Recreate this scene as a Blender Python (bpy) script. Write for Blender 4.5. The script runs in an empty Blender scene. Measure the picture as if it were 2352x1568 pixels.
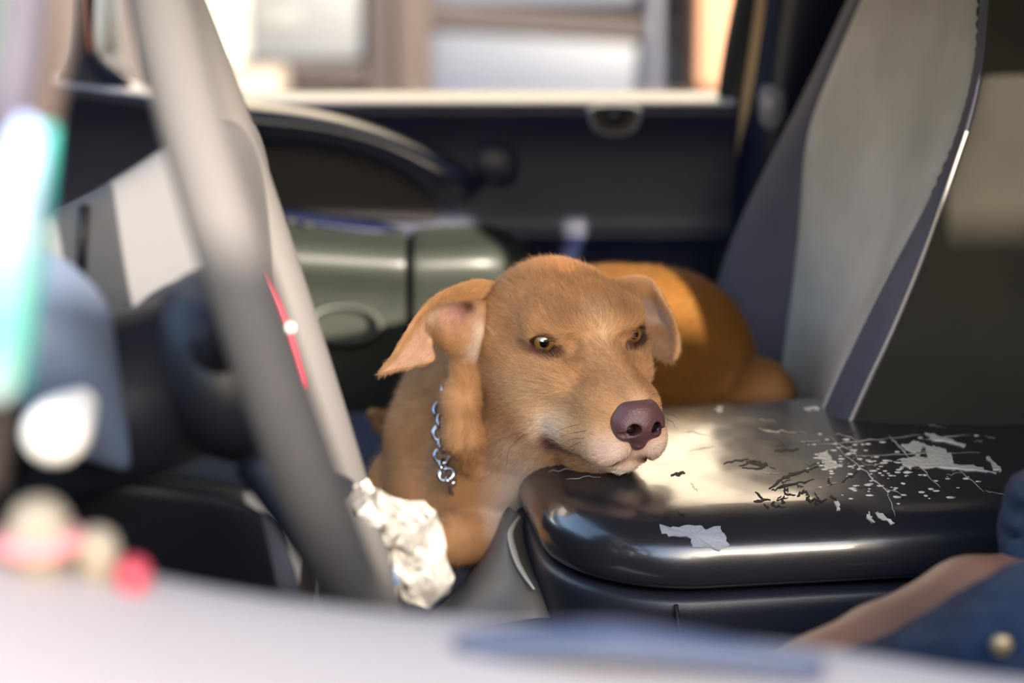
import bpy, bmesh, math, random
import numpy as np
from mathutils import Vector, Matrix
from mathutils.bvhtree import BVHTree
random.seed(7); rng = np.random.default_rng(7)
SC = bpy.context.scene
COL = SC.collection

# ------------------------------------------------------------------ camera
FPX = 4573.0; PITCH = math.radians(12); CAM = np.array([0, -1.5, 1.45])
cam = bpy.data.cameras.new('camera'); camo = bpy.data.objects.new('camera', cam); COL.objects.link(camo)
cam.sensor_width = 36; cam.lens = 36 * FPX / 2352
camo.location = CAM; camo.rotation_euler = (math.radians(90) - PITCH, 0, 0)
cam.clip_start = 0.02
cam.dof.use_dof = True; cam.dof.focus_distance = 1.47; cam.dof.aperture_fstop = 2.9; cam.dof.aperture_blades = 0
SC.camera = camo
# ------------------------------------------------------------------ light
w = bpy.data.worlds.new('sky'); SC.world = w; w.use_nodes = True
wn = w.node_tree.nodes; wl = w.node_tree.links; bg = wn['Background']
sky = wn.new('ShaderNodeTexSky'); sky.sky_type = 'NISHITA'; sky.sun_disc = False
SUN = Vector((.45, -1, .33)).normalized()
sky.sun_elevation = math.asin(SUN.z); sky.sun_rotation = math.atan2(SUN.x, SUN.y)
sky.air_density = 1.0; sky.dust_density = 1.5
wl.new(sky.outputs[0], bg.inputs[0]); bg.inputs[1].default_value = 0.7
sl = bpy.data.lights.new('sun', 'SUN'); so = bpy.data.objects.new('sun', sl); COL.objects.link(so)
sl.energy = 18.0; sl.color = (1.0, .88, .73); sl.angle = math.radians(.6)
so.rotation_euler = SUN.to_track_quat('Z', 'Y').to_euler()
vs = SC.view_settings; vs.view_transform = 'Standard'; vs.look = 'None'; vs.gamma = 1; vs.use_curve_mapping = False
vs.exposure = 0.75

# ------------------------------------------------------------------ helpers
_fw = np.array([0, math.cos(PITCH), -math.sin(PITCH)]); _up = np.array([0, math.sin(PITCH), math.cos(PITCH)]); _rt = np.array([1., 0, 0])
def ray(px, py): return _fw + _rt * (px - 1176) / FPX + _up * (784 - py) / FPX
def at(px, py, Y):
    d = ray(px, py); return CAM + d * ((Y - CAM[1]) / d[1])
def V(px, py, Y): return Vector(at(px, py, Y))
def srgb(r, g, b):
    f = lambda c: (c / 255 / 12.92) if c / 255 <= .04045 else ((c / 255 + .055) / 1.055) ** 2.4
    return (f(r), f(g), f(b))
def mat(name, col, rough=.5, spec=.5, metal=0, bump=0, bscale=200, var=0, vscale=8, coat=0, trans=0, alpha=None, sheen=0, stretch=None, sss=0):
    m = bpy.data.materials.new(name); m.use_nodes = True
    n = m.node_tree.nodes; l = m.node_tree.links; b = n['Principled BSDF']
    b.inputs['Base Color'].default_value = (*col, 1); b.inputs['Roughness'].default_value = rough
    b.inputs['Specular IOR Level'].default_value = spec; b.inputs['Metallic'].default_value = metal
    b.inputs['Coat Weight'].default_value = coat; b.inputs['Coat Roughness'].default_value = .1; b.inputs['Transmission Weight'].default_value = trans
    b.inputs['Sheen Weight'].default_value = sheen; b.inputs['Subsurface Weight'].default_value = sss
    tc = n.new('ShaderNodeTexCoord'); mp = n.new('ShaderNodeMapping'); l.new(tc.outputs['Object'], mp.inputs[0])
    if stretch: mp.inputs['Scale'].default_value = stretch
    if bump:
        t = n.new('ShaderNodeTexNoise'); t.inputs['Scale'].default_value = bscale; t.inputs['Detail'].default_value = 3
        l.new(mp.outputs[0], t.inputs['Vector'])
        bp = n.new('ShaderNodeBump'); bp.inputs['Strength'].default_value = bump; bp.inputs['Distance'].default_value = .002
        l.new(t.outputs['Fac'], bp.inputs['Height']); l.new(bp.outputs[0], b.inputs['Normal'])
    if var:
        t = n.new('ShaderNodeTexNoise'); t.inputs['Scale'].default_value = vscale; t.inputs['Detail'].default_value = 5
        l.new(mp.outputs[0], t.inputs['Vector'])
        mx = n.new('ShaderNodeMix'); mx.data_type = 'RGBA'
        mx.inputs[6].default_value = (*[c * (1 - var) for c in col], 1); mx.inputs[7].default_value = (*[min(1, c * (1 + var)) for c in col], 1)
        l.new(t.outputs['Fac'], mx.inputs[0]); l.new(mx.outputs[2], b.inputs['Base Color'])
    return m
def link(name, me, m=None, parent=None, smooth=True):
    o = bpy.data.objects.new(name, me); COL.objects.link(o)
    if m: me.materials.append(m)
    if smooth and me.polygons: me.polygons.foreach_set('use_smooth', [True] * len(me.polygons))
    if parent: o.parent = parent; o.matrix_parent_inverse = parent.matrix_world.inverted()
    return o
def tag(o, label, cat, group=None, kind=None):
    o['label'] = label
    if cat: o['category'] = cat
    if group: o['group'] = group
    if kind: o['kind'] = kind
    return o
def empty(name, loc, label=None, cat=None, kind=None):
    o = bpy.data.objects.new(name, None); COL.objects.link(o); o.location = loc; o.empty_display_size = .02
    o.matrix_world = Matrix.Translation(Vector(loc))
    if label: tag(o, label, cat, None, kind)
    return o
def struct(o, label=None):
    o['kind'] = 'structure'
    if label: o['label'] = label
    return o
def frompy(name, vs_, fs, m=None, parent=None, smooth=True):
    me = bpy.data.meshes.new(name); me.from_pydata([tuple(v) for v in vs_], [], fs); me.update()
    return link(name, me, m, parent, smooth)
def mods(o, sub=0, solid=0, bevel=0, off=-1):
    if solid:
        s = o.modifiers.new('solid', 'SOLIDIFY'); s.thickness = solid; s.offset = off
    if bevel:
        s = o.modifiers.new('bevel', 'BEVEL'); s.width = bevel; s.segments = 3; s.limit_method = 'ANGLE'
    if sub:
        s = o.modifiers.new('sub', 'SUBSURF'); s.levels = sub; s.render_levels = sub
    return o
def patch(name, rows, m, parent=None, sub=2, solid=.006, off=-1, closed=False, pix=True):
    """rows of control points (px, py, Y) placed at their real distance, joined to a smooth sheet with thickness"""
    n = len(rows[0]); vs_ = [V(*p) if pix else Vector(p) for r in rows for p in r]; fs = []
    for i in range(len(rows) - 1):
        for j in range(n if closed else n - 1):
            k = (j + 1) % n
            fs.append((i * n + j, i * n + k, (i + 1) * n + k, (i + 1) * n + j))
    return mods(frompy(name, vs_, fs, m, parent), sub, solid, off=off)
def box(name, lo, hi, m, parent=None, bevel=.004, rot=None):
    bm = bmesh.new(); bmesh.ops.create_cube(bm, size=1)
    lo = Vector(lo); hi = Vector(hi)
    for v in bm.verts: v.co = Vector([(lo[i] + hi[i]) / 2 + v.co[i] * (hi[i] - lo[i]) for i in range(3)])
    if bevel: bmesh.ops.bevel(bm, geom=bm.edges[:], offset=bevel, segments=3, affect='EDGES', profile=.5)
    me = bpy.data.meshes.new(name); bm.to_mesh(me); bm.free()
    return link(name, me, m, parent)
def tube(name, pts, rad, m, parent=None, seg=16, cap=True, closed=False):
    pts = [Vector(p) for p in pts]; n = len(pts)
    rads = rad if isinstance(rad, (list, tuple)) else [rad] * n
    vs_ = []; fs = []
    prev = None
    for i, p in enumerate(pts):
        if closed: t = (pts[(i + 1) % n] - pts[i - 1])
        else: t = pts[min(i + 1, n - 1)] - pts[max(i - 1, 0)]
        t.normalize()
        if prev is None:
            a = t.orthogonal().normalized()
        else:
            a = (prev - t * prev.dot(t)).normalized()
        prev = a; b = t.cross(a)
        for k in range(seg):
            q = 2 * math.pi * k / seg
            vs_.append(p + (a * math.cos(q) + b * math.sin(q)) * rads[i])
    for i in range(n if closed else n - 1):
        for k in range(seg):
            i2 = (i + 1) % n
            fs.append((i * seg + k, i * seg + (k + 1) % seg, i2 * seg + (k + 1) % seg, i2 * seg + k))
    if cap and not closed:
        fs.append(tuple(range(seg))[::-1]); fs.append(tuple((n - 1) * seg + k for k in range(seg)))
    return frompy(name, vs_, fs, m, parent)
def spline(pts, n):
    """Catmull-Rom through 3D points"""
    P = [np.array(p, float) for p in pts]; P = [2 * P[0] - P[1]] + P + [2 * P[-1] - P[-2]]
    out = []; m_ = len(P) - 3
    for i in range(n):
        u = i / (n - 1) * m_; k = min(int(u), m_ - 1); t = u - k
        a, b, c, d = P[k:k + 4]
        out.append(.5 * ((2 * b) + (-a + c) * t + (2 * a - 5 * b + 4 * c - d) * t * t + (-a + 3 * b - 3 * c + d) * t ** 3))
    return out
def pspline(pts, n): return spline([at(*p) for p in pts], n)
def sph(name, c, r, m, parent=None, rot=None, seg=24):
    bm = bmesh.new(); bmesh.ops.create_uvsphere(bm, u_segments=seg, v_segments=seg // 2, radius=1)
    r = (r, r, r) if isinstance(r, (int, float)) else r
    M = Matrix.Translation(Vector(c)) @ (rot.to_4x4() if rot else Matrix()) @ Matrix.Diagonal((*r, 1))
    bm.transform(M); me = bpy.data.meshes.new(name); bm.to_mesh(me); bm.free()
    return link(name, me, m, parent)

# ---- implicit surfaces (sculpting): smooth unions of ellipsoids and tapered capsules, meshed with surface nets
class Field:
    def __init__(s, xs, ys, zs):
        s.ax = [np.asarray(a, np.float32) for a in (xs, ys, zs)]
        s.D = np.full([len(a) for a in s.ax], 1e3, np.float32)
    def _sl(s, lo, hi):
        return tuple(slice(max(0, np.searchsorted(a, l) - 1), np.searchsorted(a, h) + 1) for a, l, h in zip(s.ax, lo, hi))
    def _g(s, sl): return np.meshgrid(*[a[q] for a, q in zip(s.ax, sl)], indexing='ij')
    def _put(s, sl, d, k, op):
        A = s.D[sl]
        if op == 'sub':
            d = -d
            h = np.maximum(k - np.abs(A - d), 0) / k if k > 0 else 0
            s.D[sl] = np.maximum(A, d) + h * h * k * .25
        else:
            h = np.maximum(k - np.abs(A - d), 0) / k if k > 0 else 0
            s.D[sl] = np.minimum(A, d) - h * h * k * .25
    def ell(s, c, r, k=8, op='add', R=None):
        c = np.array(c, np.float32); r = np.array(r, np.float32); m = (r.max() if R is not None else r) + k + 12
        sl = s._sl(c - m, c + m); X, Y, Z = s._g(sl); X = X - c[0]; Y = Y - c[1]; Z = Z - c[2]
        if R is not None:
            R = np.array(R); X, Y, Z = (R[0, 0] * X + R[0, 1] * Y + R[0, 2] * Z, R[1, 0] * X + R[1, 1] * Y + R[1, 2] * Z, R[2, 0] * X + R[2, 1] * Y + R[2, 2] * Z)
        k0 = np.sqrt((X / r[0]) ** 2 + (Y / r[1]) ** 2 + (Z / r[2]) ** 2) + 1e-6
        k1 = np.sqrt((X / r[0] ** 2) ** 2 + (Y / r[1] ** 2) ** 2 + (Z / r[2] ** 2) ** 2) + 1e-6
        s._put(sl, k0 * (k0 - 1) / k1, k, op)
    def cap(s, a, b, ra, rb, k=8, op='add', sq=(1, 1, 1)):
        q = np.array(sq, np.float32); a = np.array(a, np.float32); b = np.array(b, np.float32); m = max(ra, rb) * q + k + 12
        sl = s._sl(np.minimum(a, b) - m, np.maximum(a, b) + m); X, Y, Z = s._g(sl)
        A = a / q; B = b / q; X = X / q[0] - A[0]; Y = Y / q[1] - A[1]; Z = Z / q[2] - A[2]; d = B - A
        h = np.clip((X * d[0] + Y * d[1] + Z * d[2]) / float(d @ d), 0, 1)
        D = np.sqrt((X - h * d[0]) ** 2 + (Y - h * d[1]) ** 2 + (Z - h * d[2]) ** 2) - (ra + (rb - ra) * h)
        s._put(sl, D * float(q.min()), k, op)
    def chain(s, pts, rad, k=8, op='add', k0=None):
        for i in range(len(pts) - 1): s.cap(pts[i], pts[i + 1], rad[i], rad[i + 1], k if i or k0 is None else k0, op)
    def custom(s, lo, hi, fn, k, op):
        sl = s._sl(lo, hi); X, Y, Z = s._g(sl); s._put(sl, fn(X, Y, Z).astype(np.float32), k, op)
    def mesh(s):
        D = s.D; n0, n1, n2 = D.shape; neg = D < 0
        cn = np.zeros((n0 - 1, n1 - 1, n2 - 1), np.uint8)
        for i in (0, 1):
            for j in (0, 1):
                for k in (0, 1): cn += neg[i:n0 - 1 + i, j:n1 - 1 + j, k:n2 - 1 + k]
        I = np.argwhere((cn > 0) & (cn < 8)); idx = np.full(cn.shape, -1, np.int32); idx[tuple(I.T)] = np.arange(len(I))
        acc = np.zeros((len(I), 3)); cnt = np.zeros(len(I))
        off = [(i, j, k) for i in (0, 1) for j in (0, 1) for k in (0, 1)]
        for p in off:
            for ax in range(3):
                if p[ax]: continue
                q = list(p); q[ax] = 1
                a = I + p; b = I + q
                da = D[tuple(a.T)]; db = D[tuple(b.T)]; mk = (da < 0) != (db < 0)
                t = np.where(mk, da / np.where(mk, da - db, 1), 0)
                pa = np.stack([s.ax[x][a[:, x]] for x in range(3)], 1); pb = np.stack([s.ax[x][b[:, x]] for x in range(3)], 1)
                acc += np.where(mk[:, None], pa + (pb - pa) * t[:, None], 0); cnt += mk
        vs_ = acc / cnt[:, None]; faces = []
        for ax in range(3):
            u, v = [(1, 2), (2, 0), (0, 1)][ax]
            sl0 = [slice(None)] * 3; sl1 = [slice(None)] * 3; sl0[ax] = slice(0, -1); sl1[ax] = slice(1, None)
            ch = neg[tuple(sl0)] != neg[tuple(sl1)]; E_ = np.argwhere(ch)
            E_ = E_[(E_[:, u] > 0) & (E_[:, v] > 0) & (E_[:, u] < D.shape[u] - 1) & (E_[:, v] < D.shape[v] - 1)]
            fl = neg[tuple(E_.T)]
            def g(du, dv):
                c = E_.copy(); c[:, u] -= du; c[:, v] -= dv; return idx[tuple(c.T)]
            Q = np.stack([g(1, 1), g(0, 1), g(0, 0), g(1, 0)], 1)
            Q[~fl] = Q[~fl][:, ::-1]; faces.append(Q)
        return vs_, np.concatenate(faces)
def npmesh(name, vs_, quads):
    me = bpy.data.meshes.new(name); nv, nf = len(vs_), len(quads)
    me.vertices.add(nv); me.vertices.foreach_set('co', np.asarray(vs_, np.float32).ravel())
    me.loops.add(nf * 4); me.loops.foreach_set('vertex_index', np.asarray(quads, np.int32).ravel())
    me.polygons.add(nf); me.polygons.foreach_set('loop_start', np.arange(0, nf * 4, 4, dtype=np.int32))
    me.polygons.foreach_set('use_smooth', np.ones(nf, bool)); me.update(calc_edges=True); me.validate()
    return me
def smooth_verts(vs_, quads, it=2, lam=.5):
    e = np.concatenate([quads[:, [0, 1]], quads[:, [1, 2]], quads[:, [2, 3]], quads[:, [3, 0]]])
    n = len(vs_)
    for _ in range(it):
        acc = np.zeros_like(vs_); c = np.bincount(e[:, 0], minlength=n) + np.bincount(e[:, 1], minlength=n)
        for x in range(3):
            acc[:, x] = np.bincount(e[:, 0], vs_[e[:, 1], x], n) + np.bincount(e[:, 1], vs_[e[:, 0], x], n)
        vs_ = vs_ * (1 - lam) + lam * acc / np.maximum(c, 1)[:, None]
    return vs_
def vnoise(p, seed=0):
    """cheap smooth pseudo-noise from sines"""
    r = np.random.default_rng(seed); s = 0
    for i in range(6):
        k = r.normal(size=3) * (1 + .6 * i); s = s + np.sin(p @ k + r.uniform(0, 6.28)) / (1 + .5 * i)
    return s / 2.6

# ------------------------------------------------------------------ materials
M = {}
M['navy'] = mat('navy vinyl', srgb(16, 21, 42), .45, .25, bump=.12, bscale=900)
M['navy_gloss'] = mat('glossy navy vinyl', srgb(20, 25, 44), .3, .6, bump=.05, bscale=600)
M['navy_soft'] = mat('navy cloth trim', srgb(50, 52, 64), .7, .3, bump=.2, bscale=700)
M['sill'] = mat('door top vinyl', srgb(150, 150, 156), .34, .5, bump=.08, bscale=700)  # pale tone stands in for outside light along the door top
M['grey_panel'] = mat('grey door plastic', srgb(40, 43, 39), .45, .5, bump=.1, bscale=900)
M['black'] = mat('black rubber', srgb(18, 18, 20), .6, .3)
M['dark'] = mat('dark plastic', srgb(22, 24, 32), .45, .3, bump=.08, bscale=900)
M['console'] = mat('console plastic', srgb(34, 36, 46), .36, .5, bump=.15, bscale=1500)
M['lid'] = mat('worn glossy lid vinyl', srgb(34, 34, 40), .26, .7, bump=.12, bscale=45, var=.25, vscale=14, coat=.8)
M['wheel'] = mat('grey leather', srgb(70, 68, 68), .7, .15, bump=.15, bscale=500)
M['dash'] = mat('grey dash vinyl', srgb(70, 70, 73), .6, .3, bump=.1, bscale=500)
M['paint'] = mat('silver grey paint', srgb(150, 141, 138), .5, .35)
M['pillar'] = mat('pillar trim', srgb(60, 64, 76), .5, .4)
M['belt'] = mat('tan belt webbing', srgb(150, 128, 104), .8, .2, bump=.3, bscale=900)
M['headliner'] = mat('headliner cloth', srgb(78, 76, 74), .9, .1)
M['carpet'] = mat('carpet', srgb(40, 40, 44), .95, .1, bump=.5, bscale=400)
M['asphalt'] = mat('asphalt', srgb(84, 82, 80), .95, .2, bump=.4, bscale=80, var=.2, vscale=20)
ln = M['lid'].node_tree.nodes; ll = M['lid'].node_tree.links; nz_ = ln.new('ShaderNodeTexNoise'); nz_.inputs['Scale'].default_value = 26; nz_.inputs['Detail'].default_value = 8
mr_ = ln.new('ShaderNodeMapRange'); mr_.inputs[1].default_value = .4; mr_.inputs[2].default_value = .66; mr_.inputs[3].default_value = .06; mr_.inputs[4].default_value = .26
ll.new(ln['Texture Coordinate'].outputs['Object'], nz_.inputs['Vector']); ll.new(nz_.outputs['Fac'], mr_.inputs[0]); ll.new(mr_.outputs[0], ln['Principled BSDF'].inputs['Coat Roughness'])
def fabric(name, a, b, sc):
    m = bpy.data.materials.new(name); m.use_nodes = True; n = m.node_tree.nodes; l = m.node_tree.links; p = n['Principled BSDF']
    p.inputs['Roughness'].default_value = .9; p.inputs['Specular IOR Level'].default_value = .15; p.inputs['Sheen Weight'].default_value = .05
    tc = n.new('ShaderNodeTexCoord'); mp = n.new('ShaderNodeMapping'); l.new(tc.outputs['Object'], mp.inputs[0])
    mp.inputs['Rotation'].default_value = (0, .5, .35)
    w1 = n.new('ShaderNodeTexWave'); w1.bands_direction = 'Y'; w1.inputs['Scale'].default_value = sc; w1.inputs['Distortion'].default_value = .6
    w2 = n.new('ShaderNodeTexWave'); w2.bands_direction = 'Z'; w2.inputs['Scale'].default_value = sc * 1.6; w2.inputs['Distortion'].default_value = .6
    nz = n.new('ShaderNodeTexNoise'); nz.inputs['Scale'].default_value = 9; nz.inputs['Detail'].default_value = 6
    for x in (w1, w2, nz): l.new(mp.outputs[0], x.inputs['Vector'])
    mu = n.new('ShaderNodeMath'); mu.operation = 'MULTIPLY'; l.new(w1.outputs['Fac'], mu.inputs[0]); l.new(w2.outputs['Fac'], mu.inputs[1])
    ad = n.new('ShaderNodeMath'); ad.operation = 'MULTIPLY_ADD'; ad.inputs[1].default_value = .7
    l.new(mu.outputs[0], ad.inputs[0]); l.new(nz.outputs['Fac'], ad.inputs[2])
    r = n.new('ShaderNodeValToRGB'); r.color_ramp.elements[0].color = (*a, 1); r.color_ramp.elements[1].color = (*b, 1)
    r.color_ramp.elements[0].position = .2; r.color_ramp.elements[1].position = 1.1 if False else 1.0
    l.new(ad.outputs[0], r.inputs[0]); l.new(r.outputs[0], p.inputs['Base Color'])
    bp = n.new('ShaderNodeBump'); bp.inputs['Strength'].default_value = .5; bp.inputs['Distance'].default_value = .001
    l.new(mu.outputs[0], bp.inputs['Height']); l.new(bp.outputs[0], p.inputs['Normal'])
    return m
M['seat_cloth'] = fabric('light grey woven seat cloth', srgb(116, 111, 107), srgb(182, 175, 168), 330)
M['seat_dark'] = fabric('charcoal seat cloth', srgb(50, 50, 62), srgb(76, 74, 88), 600)
M['seat_side'] = fabric('dark side cloth', srgb(22, 22, 24), srgb(47, 44, 36), 900)
M['denim'] = fabric('blue denim', srgb(10, 18, 34), srgb(38, 56, 82), 500)
def glassmat(name, tint=(1, 1, 1), refl=.5):
    m = bpy.data.materials.new(name); m.use_nodes = True; n = m.node_tree.nodes; l = m.node_tree.links
    n.remove(n['Principled BSDF']); o = n['Material Output']
    t = n.new('ShaderNodeBsdfTransparent'); t.inputs[0].default_value = (*tint, 1)
    g = n.new('ShaderNodeBsdfGlossy'); g.inputs['Roughness'].default_value = .0
    f = n.new('ShaderNodeFresnel'); f.inputs['IOR'].default_value = 1.45
    mx = n.new('ShaderNodeMixShader'); l.new(f.outputs[0], mx.inputs[0]); l.new(t.outputs[0], mx.inputs[1]); l.new(g.outputs[0], mx.inputs[2])
    l.new(mx.outputs[0], o.inputs[0]); return m
M['glass'] = glassmat('window glass', (.94, .97, .95))
# ================================================================== SETTING
g = box('ground', (-30, -30, -.1), (30, 30, 0), M['asphalt'], bevel=0); struct(g, 'grey asphalt outside the car')
fl = box('floor', (-1.15, -.74, .58), (1.6, .78, .62), M['carpet'], bevel=.002); struct(fl)
def roof_rows():
    rows = []
    for x in (-.42, -.30, 0, .5, 1.0, 1.7):
        z = 1.60 + .05 * (1 - (x / 1.8) ** 2) if x > -.35 else 1.60
        rows.append([(x, y, z + .05 * (1 - (y / .72) ** 2) - (.024 if abs(y) > .65 else 0)) for y in (-.72, -.66, -.4, 0, .4, .68, .74)])
    return rows
o = patch('ceiling', roof_rows(), M['headliner'], sub=2, solid=.03, off=1, pix=False); struct(o, 'car roof lining')
# windscreen and front pillars
ws = patch('window_1', [[(-.42, -.64, 1.62), (-.40, 0, 1.66), (-.42, .66, 1.62)], [(-.72, -.69, 1.43), (-.72, 0, 1.46), (-.72, .71, 1.43)], [(-1.06, -.72, 1.2), (-1.08, 0, 1.22), (-1.06, .74, 1.2)]], M['glass'], sub=2, solid=0, pix=False); struct(ws, 'windscreen')
def pillar(name, pts, w_, d_, m, label):
    rows = []
    for p in pts:
        x, y, z, s = p; sg = 1 if y > 0 else -1
        rows.append([(x - w_ * s, y + sg * .02, z), (x - w_ * s * .6, y - sg * d_, z), (x + w_ * s * .6, y - sg * d_, z), (x + w_ * s, y + sg * .02, z), (x, y + sg * .06, z)])
    o = patch(name, rows, m, sub=2, solid=0, closed=True, pix=False); return struct(o, label)
pillar('trim_1', [(-.40, -.68, 1.66, 1), (-.55, -.70, 1.54, 1.05), (-.72, -.72, 1.40, 1.25), (-.85, -.74, 1.28, 1.6), (-.95, -.745, 1.16, 1.8)], .07, .03, M['pillar'], 'near front roof pillar')
pillar('trim_2', [(-.40, .70, 1.68, 1), (-.55, .72, 1.54, 1), (-.70, .74, 1.40, 1), (-.82, .76, 1.28, 1), (-.92, .77, 1.14, 1.1)], .05, .03, M['pillar'], 'far front roof pillar')
# bonnet and lower body so light only enters through glass
o = patch('bonnet', [[(-1.05, y, 1.16 + .03 * (1 - (y / .8) ** 2)) for y in (-.8, -.4, 0, .4, .8)], [(-1.6, y, 1.12 + .03 * (1 - (y / .8) ** 2)) for y in (-.8, -.4, 0, .4, .8)], [(-2.1, y, 1.02) for y in (-.75, -.4, 0, .4, .75)], [(-2.2, y, .5) for y in (-.7, -.4, 0, .4, .7)]], M['paint'], sub=2, solid=.01, pix=False)
tag(o, 'silver car bonnet beyond the windscreen', 'bonnet')
b = box('wall_rear', (1.68, -.74, .6), (1.72, .78, 1.68), M['headliner'], bevel=.01); struct(b)
b = box('wall_front', (-1.035, -.74, .6), (-1.01, .76, 1.12), M['dark'], bevel=.01); struct(b)
t = box('trim_10', (.634, -.77, 1.1), (.725, -.72, 1.62), M['pillar'], bevel=.008); struct(t, 'near side roof pillar, edges set to bound the sun patches')  # unseen pillar strip; edges and rear gap shaped for the sun patches
# unseen blockers added behind the camera to cut the sun into patches
M['blocker'] = mat('cream masonry', srgb(170, 160, 146), .9, .1, bump=.4, bscale=12)
b = box('sun_block', (1.48, -3.62, 0), (1.77, -3.5, 2.37), M['blocker'], bevel=.01); struct(b)
b = box('sun_block_low', (1.77, -3.62, 0), (1.96, -3.5, 2.335), M['blocker'], bevel=.01); struct(b)
b = box('sun_block_tall', (1.96, -3.62, 0), (9, -3.5, 2.395), M['blocker'], bevel=.01); struct(b)
b = box('sun_block_gap', (1.27, -3.6, 0), (1.48, -3.52, 2.10), M['blocker'], bevel=.01); struct(b)
b = box('sun_block_side', (.7, -3.62, 0), (1.27, -3.5, 2.26), M['blocker'], bevel=.01); struct(b)
b = box('wall_rear_near', (.80, -.76, .6), (1.7, -.72, 1.64), M['headliner'], bevel=.01); struct(b)
# ---- near (driver) door: top edge blurred along the bottom of the frame
edge = pspline([(-2600, 820, -.725), (-1700, 880, -.725), (-700, 1030, -.725), (-200, 1165, -.725), (0, 1225, -.725), (400, 1335, -.725), (900, 1408, -.725), (1300, 1432, -.725), (1900, 1490, -.725), (2352, 1560, -.725), (3000, 1600, -.725), (4200, 1640, -.725)], 34)
prof = [(0, .01, -.5), (0, .006, -.12), (0, .004, -.02), (0, 0, -.003), (0, -.012, 0), (0, -.035, -.006), (0, -.07, -.022), (0, -.10, -.05), (0, -.125, -.10), (0, -.14, -.22), (0, -.13, -.55)]
d2 = empty('door_2', tuple(edge[10] + np.array([0, -.05, -.5]))); struct(d2, 'near door, pale grey window sill along the bottom edge of the photo')
patch('door_skin', [[tuple(e + np.array(p)) for e in edge] for p in prof[3:]], M['paint'], d2, sub=1, solid=.004, pix=False)
patch('inner_trim', [[tuple(e + np.array(p) + np.array([0, .002, 0])) for e in edge] for p in prof[:4]], M['dark'], d2, sub=1, solid=.004, pix=False)
ws_ = pspline([(1040, 1462, -.757), (1300, 1462, -.757), (1600, 1482, -.757), (1900, 1512, -.757)], 10)
M['seal'] = mat('sky tinted window seal', srgb(56, 64, 86), .5, .5)  # blue tint stands in for sky reflected along the sill
rows = []
for i, q in enumerate(ws_):
    k = min(1, i / 4) * min(1, (len(ws_) - 1 - i) / 5); q = np.array(q) + np.array([0, 0, -.006 * (1 - k)])
    rows.append([tuple(q + np.array([0, dy * (.2 + .8 * k), dz])) for dy, dz in ((.010, 0), (.009, .006), (0, .008), (-.012, .005), (-.014, -.006))])
patch('window_seal', rows, M['seal'], d2, sub=1, solid=.002, pix=False)
# ---- far (passenger) door
d1 = empty('door_1', (0, .76, .7)); struct(d1, 'far passenger door with navy panel')
XS = [-700, -300, 60, 200, 330, 460, 620, 800, 950, 1100, 1300, 1500, 1640, 1690]
def topy(x): return 238 if x > 480 else 238 - (480 - max(x, 60)) * .13
prof = [(0, .785), (0, .742), (14, .728), (40, .735), (100, .745), (190, .748), (285, .75), (300, .742), (318, .744), (330, .752), (420, .755), (560, .76), (760, .765)]
patch('upper_panel', [[(x, topy(x) + (0 if i else -4) + dy, Y) for x in XS] for i, (dy, Y) in enumerate(prof)], M['navy'], d1, sub=2, solid=.0)
patch('sill_top', [[(x, topy(x) + dy, Y) for x in XS] for dy, Y in ((4, .737), (-3, .74), (-16, .765), (-29, .80), (-31, .82), (10, .83))], M['sill'], d1, sub=2, solid=0)
# pull handle sweeping down over the panel
up_ = [(430, 222), (560, 238), (700, 252), (850, 285), (980, 335), (1080, 390), (1112, 428)]
lo_ = [(430, 318), (560, 322), (700, 326), (840, 352), (930, 398), (1000, 448), (1050, 478)]
rows = []
for a, sY in ((0, .735), (.06, .70), (.2, .675), (.45, .665), (.75, .675), (.95, .70), (1, .74)):
    rows.append([(u[0] + (l[0] - u[0]) * a, u[1] + (l[1] - u[1]) * a, sY + (.03 if i == 6 else 0)) for i, (u, l) in enumerate(zip(up_, lo_))])
patch('pull_handle', rows, M['navy_gloss'], d1, sub=2, solid=.004)
patch('handle_cup', [[(1090, 330, .742), (1140, 320, .742), (1190, 345, .742)], [(1085, 380, .735), (1145, 370, .73), (1195, 390, .742)], [(1110, 430, .742), (1150, 430, .742), (1185, 430, .742)]], M['navy'], d1, sub=2, solid=.004)
M['insert'] = mat('brown grey cloth insert', srgb(40, 38, 40), .9, .1, bump=.3, bscale=500)
patch('cloth_insert', [[(430, 330, .741), (620, 335, .741), (800, 350, .741), (930, 400, .741), (1010, 470, .743)], [(430, 400, .742), (620, 400, .742), (800, 420, .742), (930, 450, .742), (1010, 490, .744)], [(430, 480, .741), (620, 490, .741), (800, 505, .741), (930, 512, .741), (1010, 515, .743)]], M['insert'], d1, sub=1, solid=.004)
# grey lower panel with armrest shelf
XL = [(560, 0), (660, 0), (760, 6), (860, 12), (936, 16)]
XR = [(944, 16), (1040, 14), (1130, 10), (1190, 18), (1240, 40)]
profL = [(510, .742), (530, .725), (548, .695), (566, .66), (588, .648), (612, .65), (640, .668), (700, .69), (780, .70), (860, .705), (960, .71)]
for XX, dz in ((XL, -.006), (XR, .006)):
    rows = []
    for py, Y in profL:
        rows.append([(x + (0 if py < 640 else 0), py + (dy if py < 700 else dy * .4), Y + (dz if py < 640 else 0) + max(0, (x - 1150)) * .0007) for x, dy in XX])
    patch('armrest_panel', rows, M['grey_panel'], d1, sub=2, solid=.006)
# switch plate and switches
patch('switch_plate', [[(600, 470, .738), (700, 488, .735), (800, 505, .735), (930, 520, .738)], [(600, 500, .715), (700, 520, .71), (800, 535, .71), (930, 548, .715)]], M['navy'], d1, sub=1, solid=.006)
for q in ((668, 506), (708, 514)): box('switch', tuple(at(q[0] - 14, q[1] + 10, .705)), tuple(at(q[0] + 14, q[1] - 10, .722)), M['black'], d1, .002)
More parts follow.
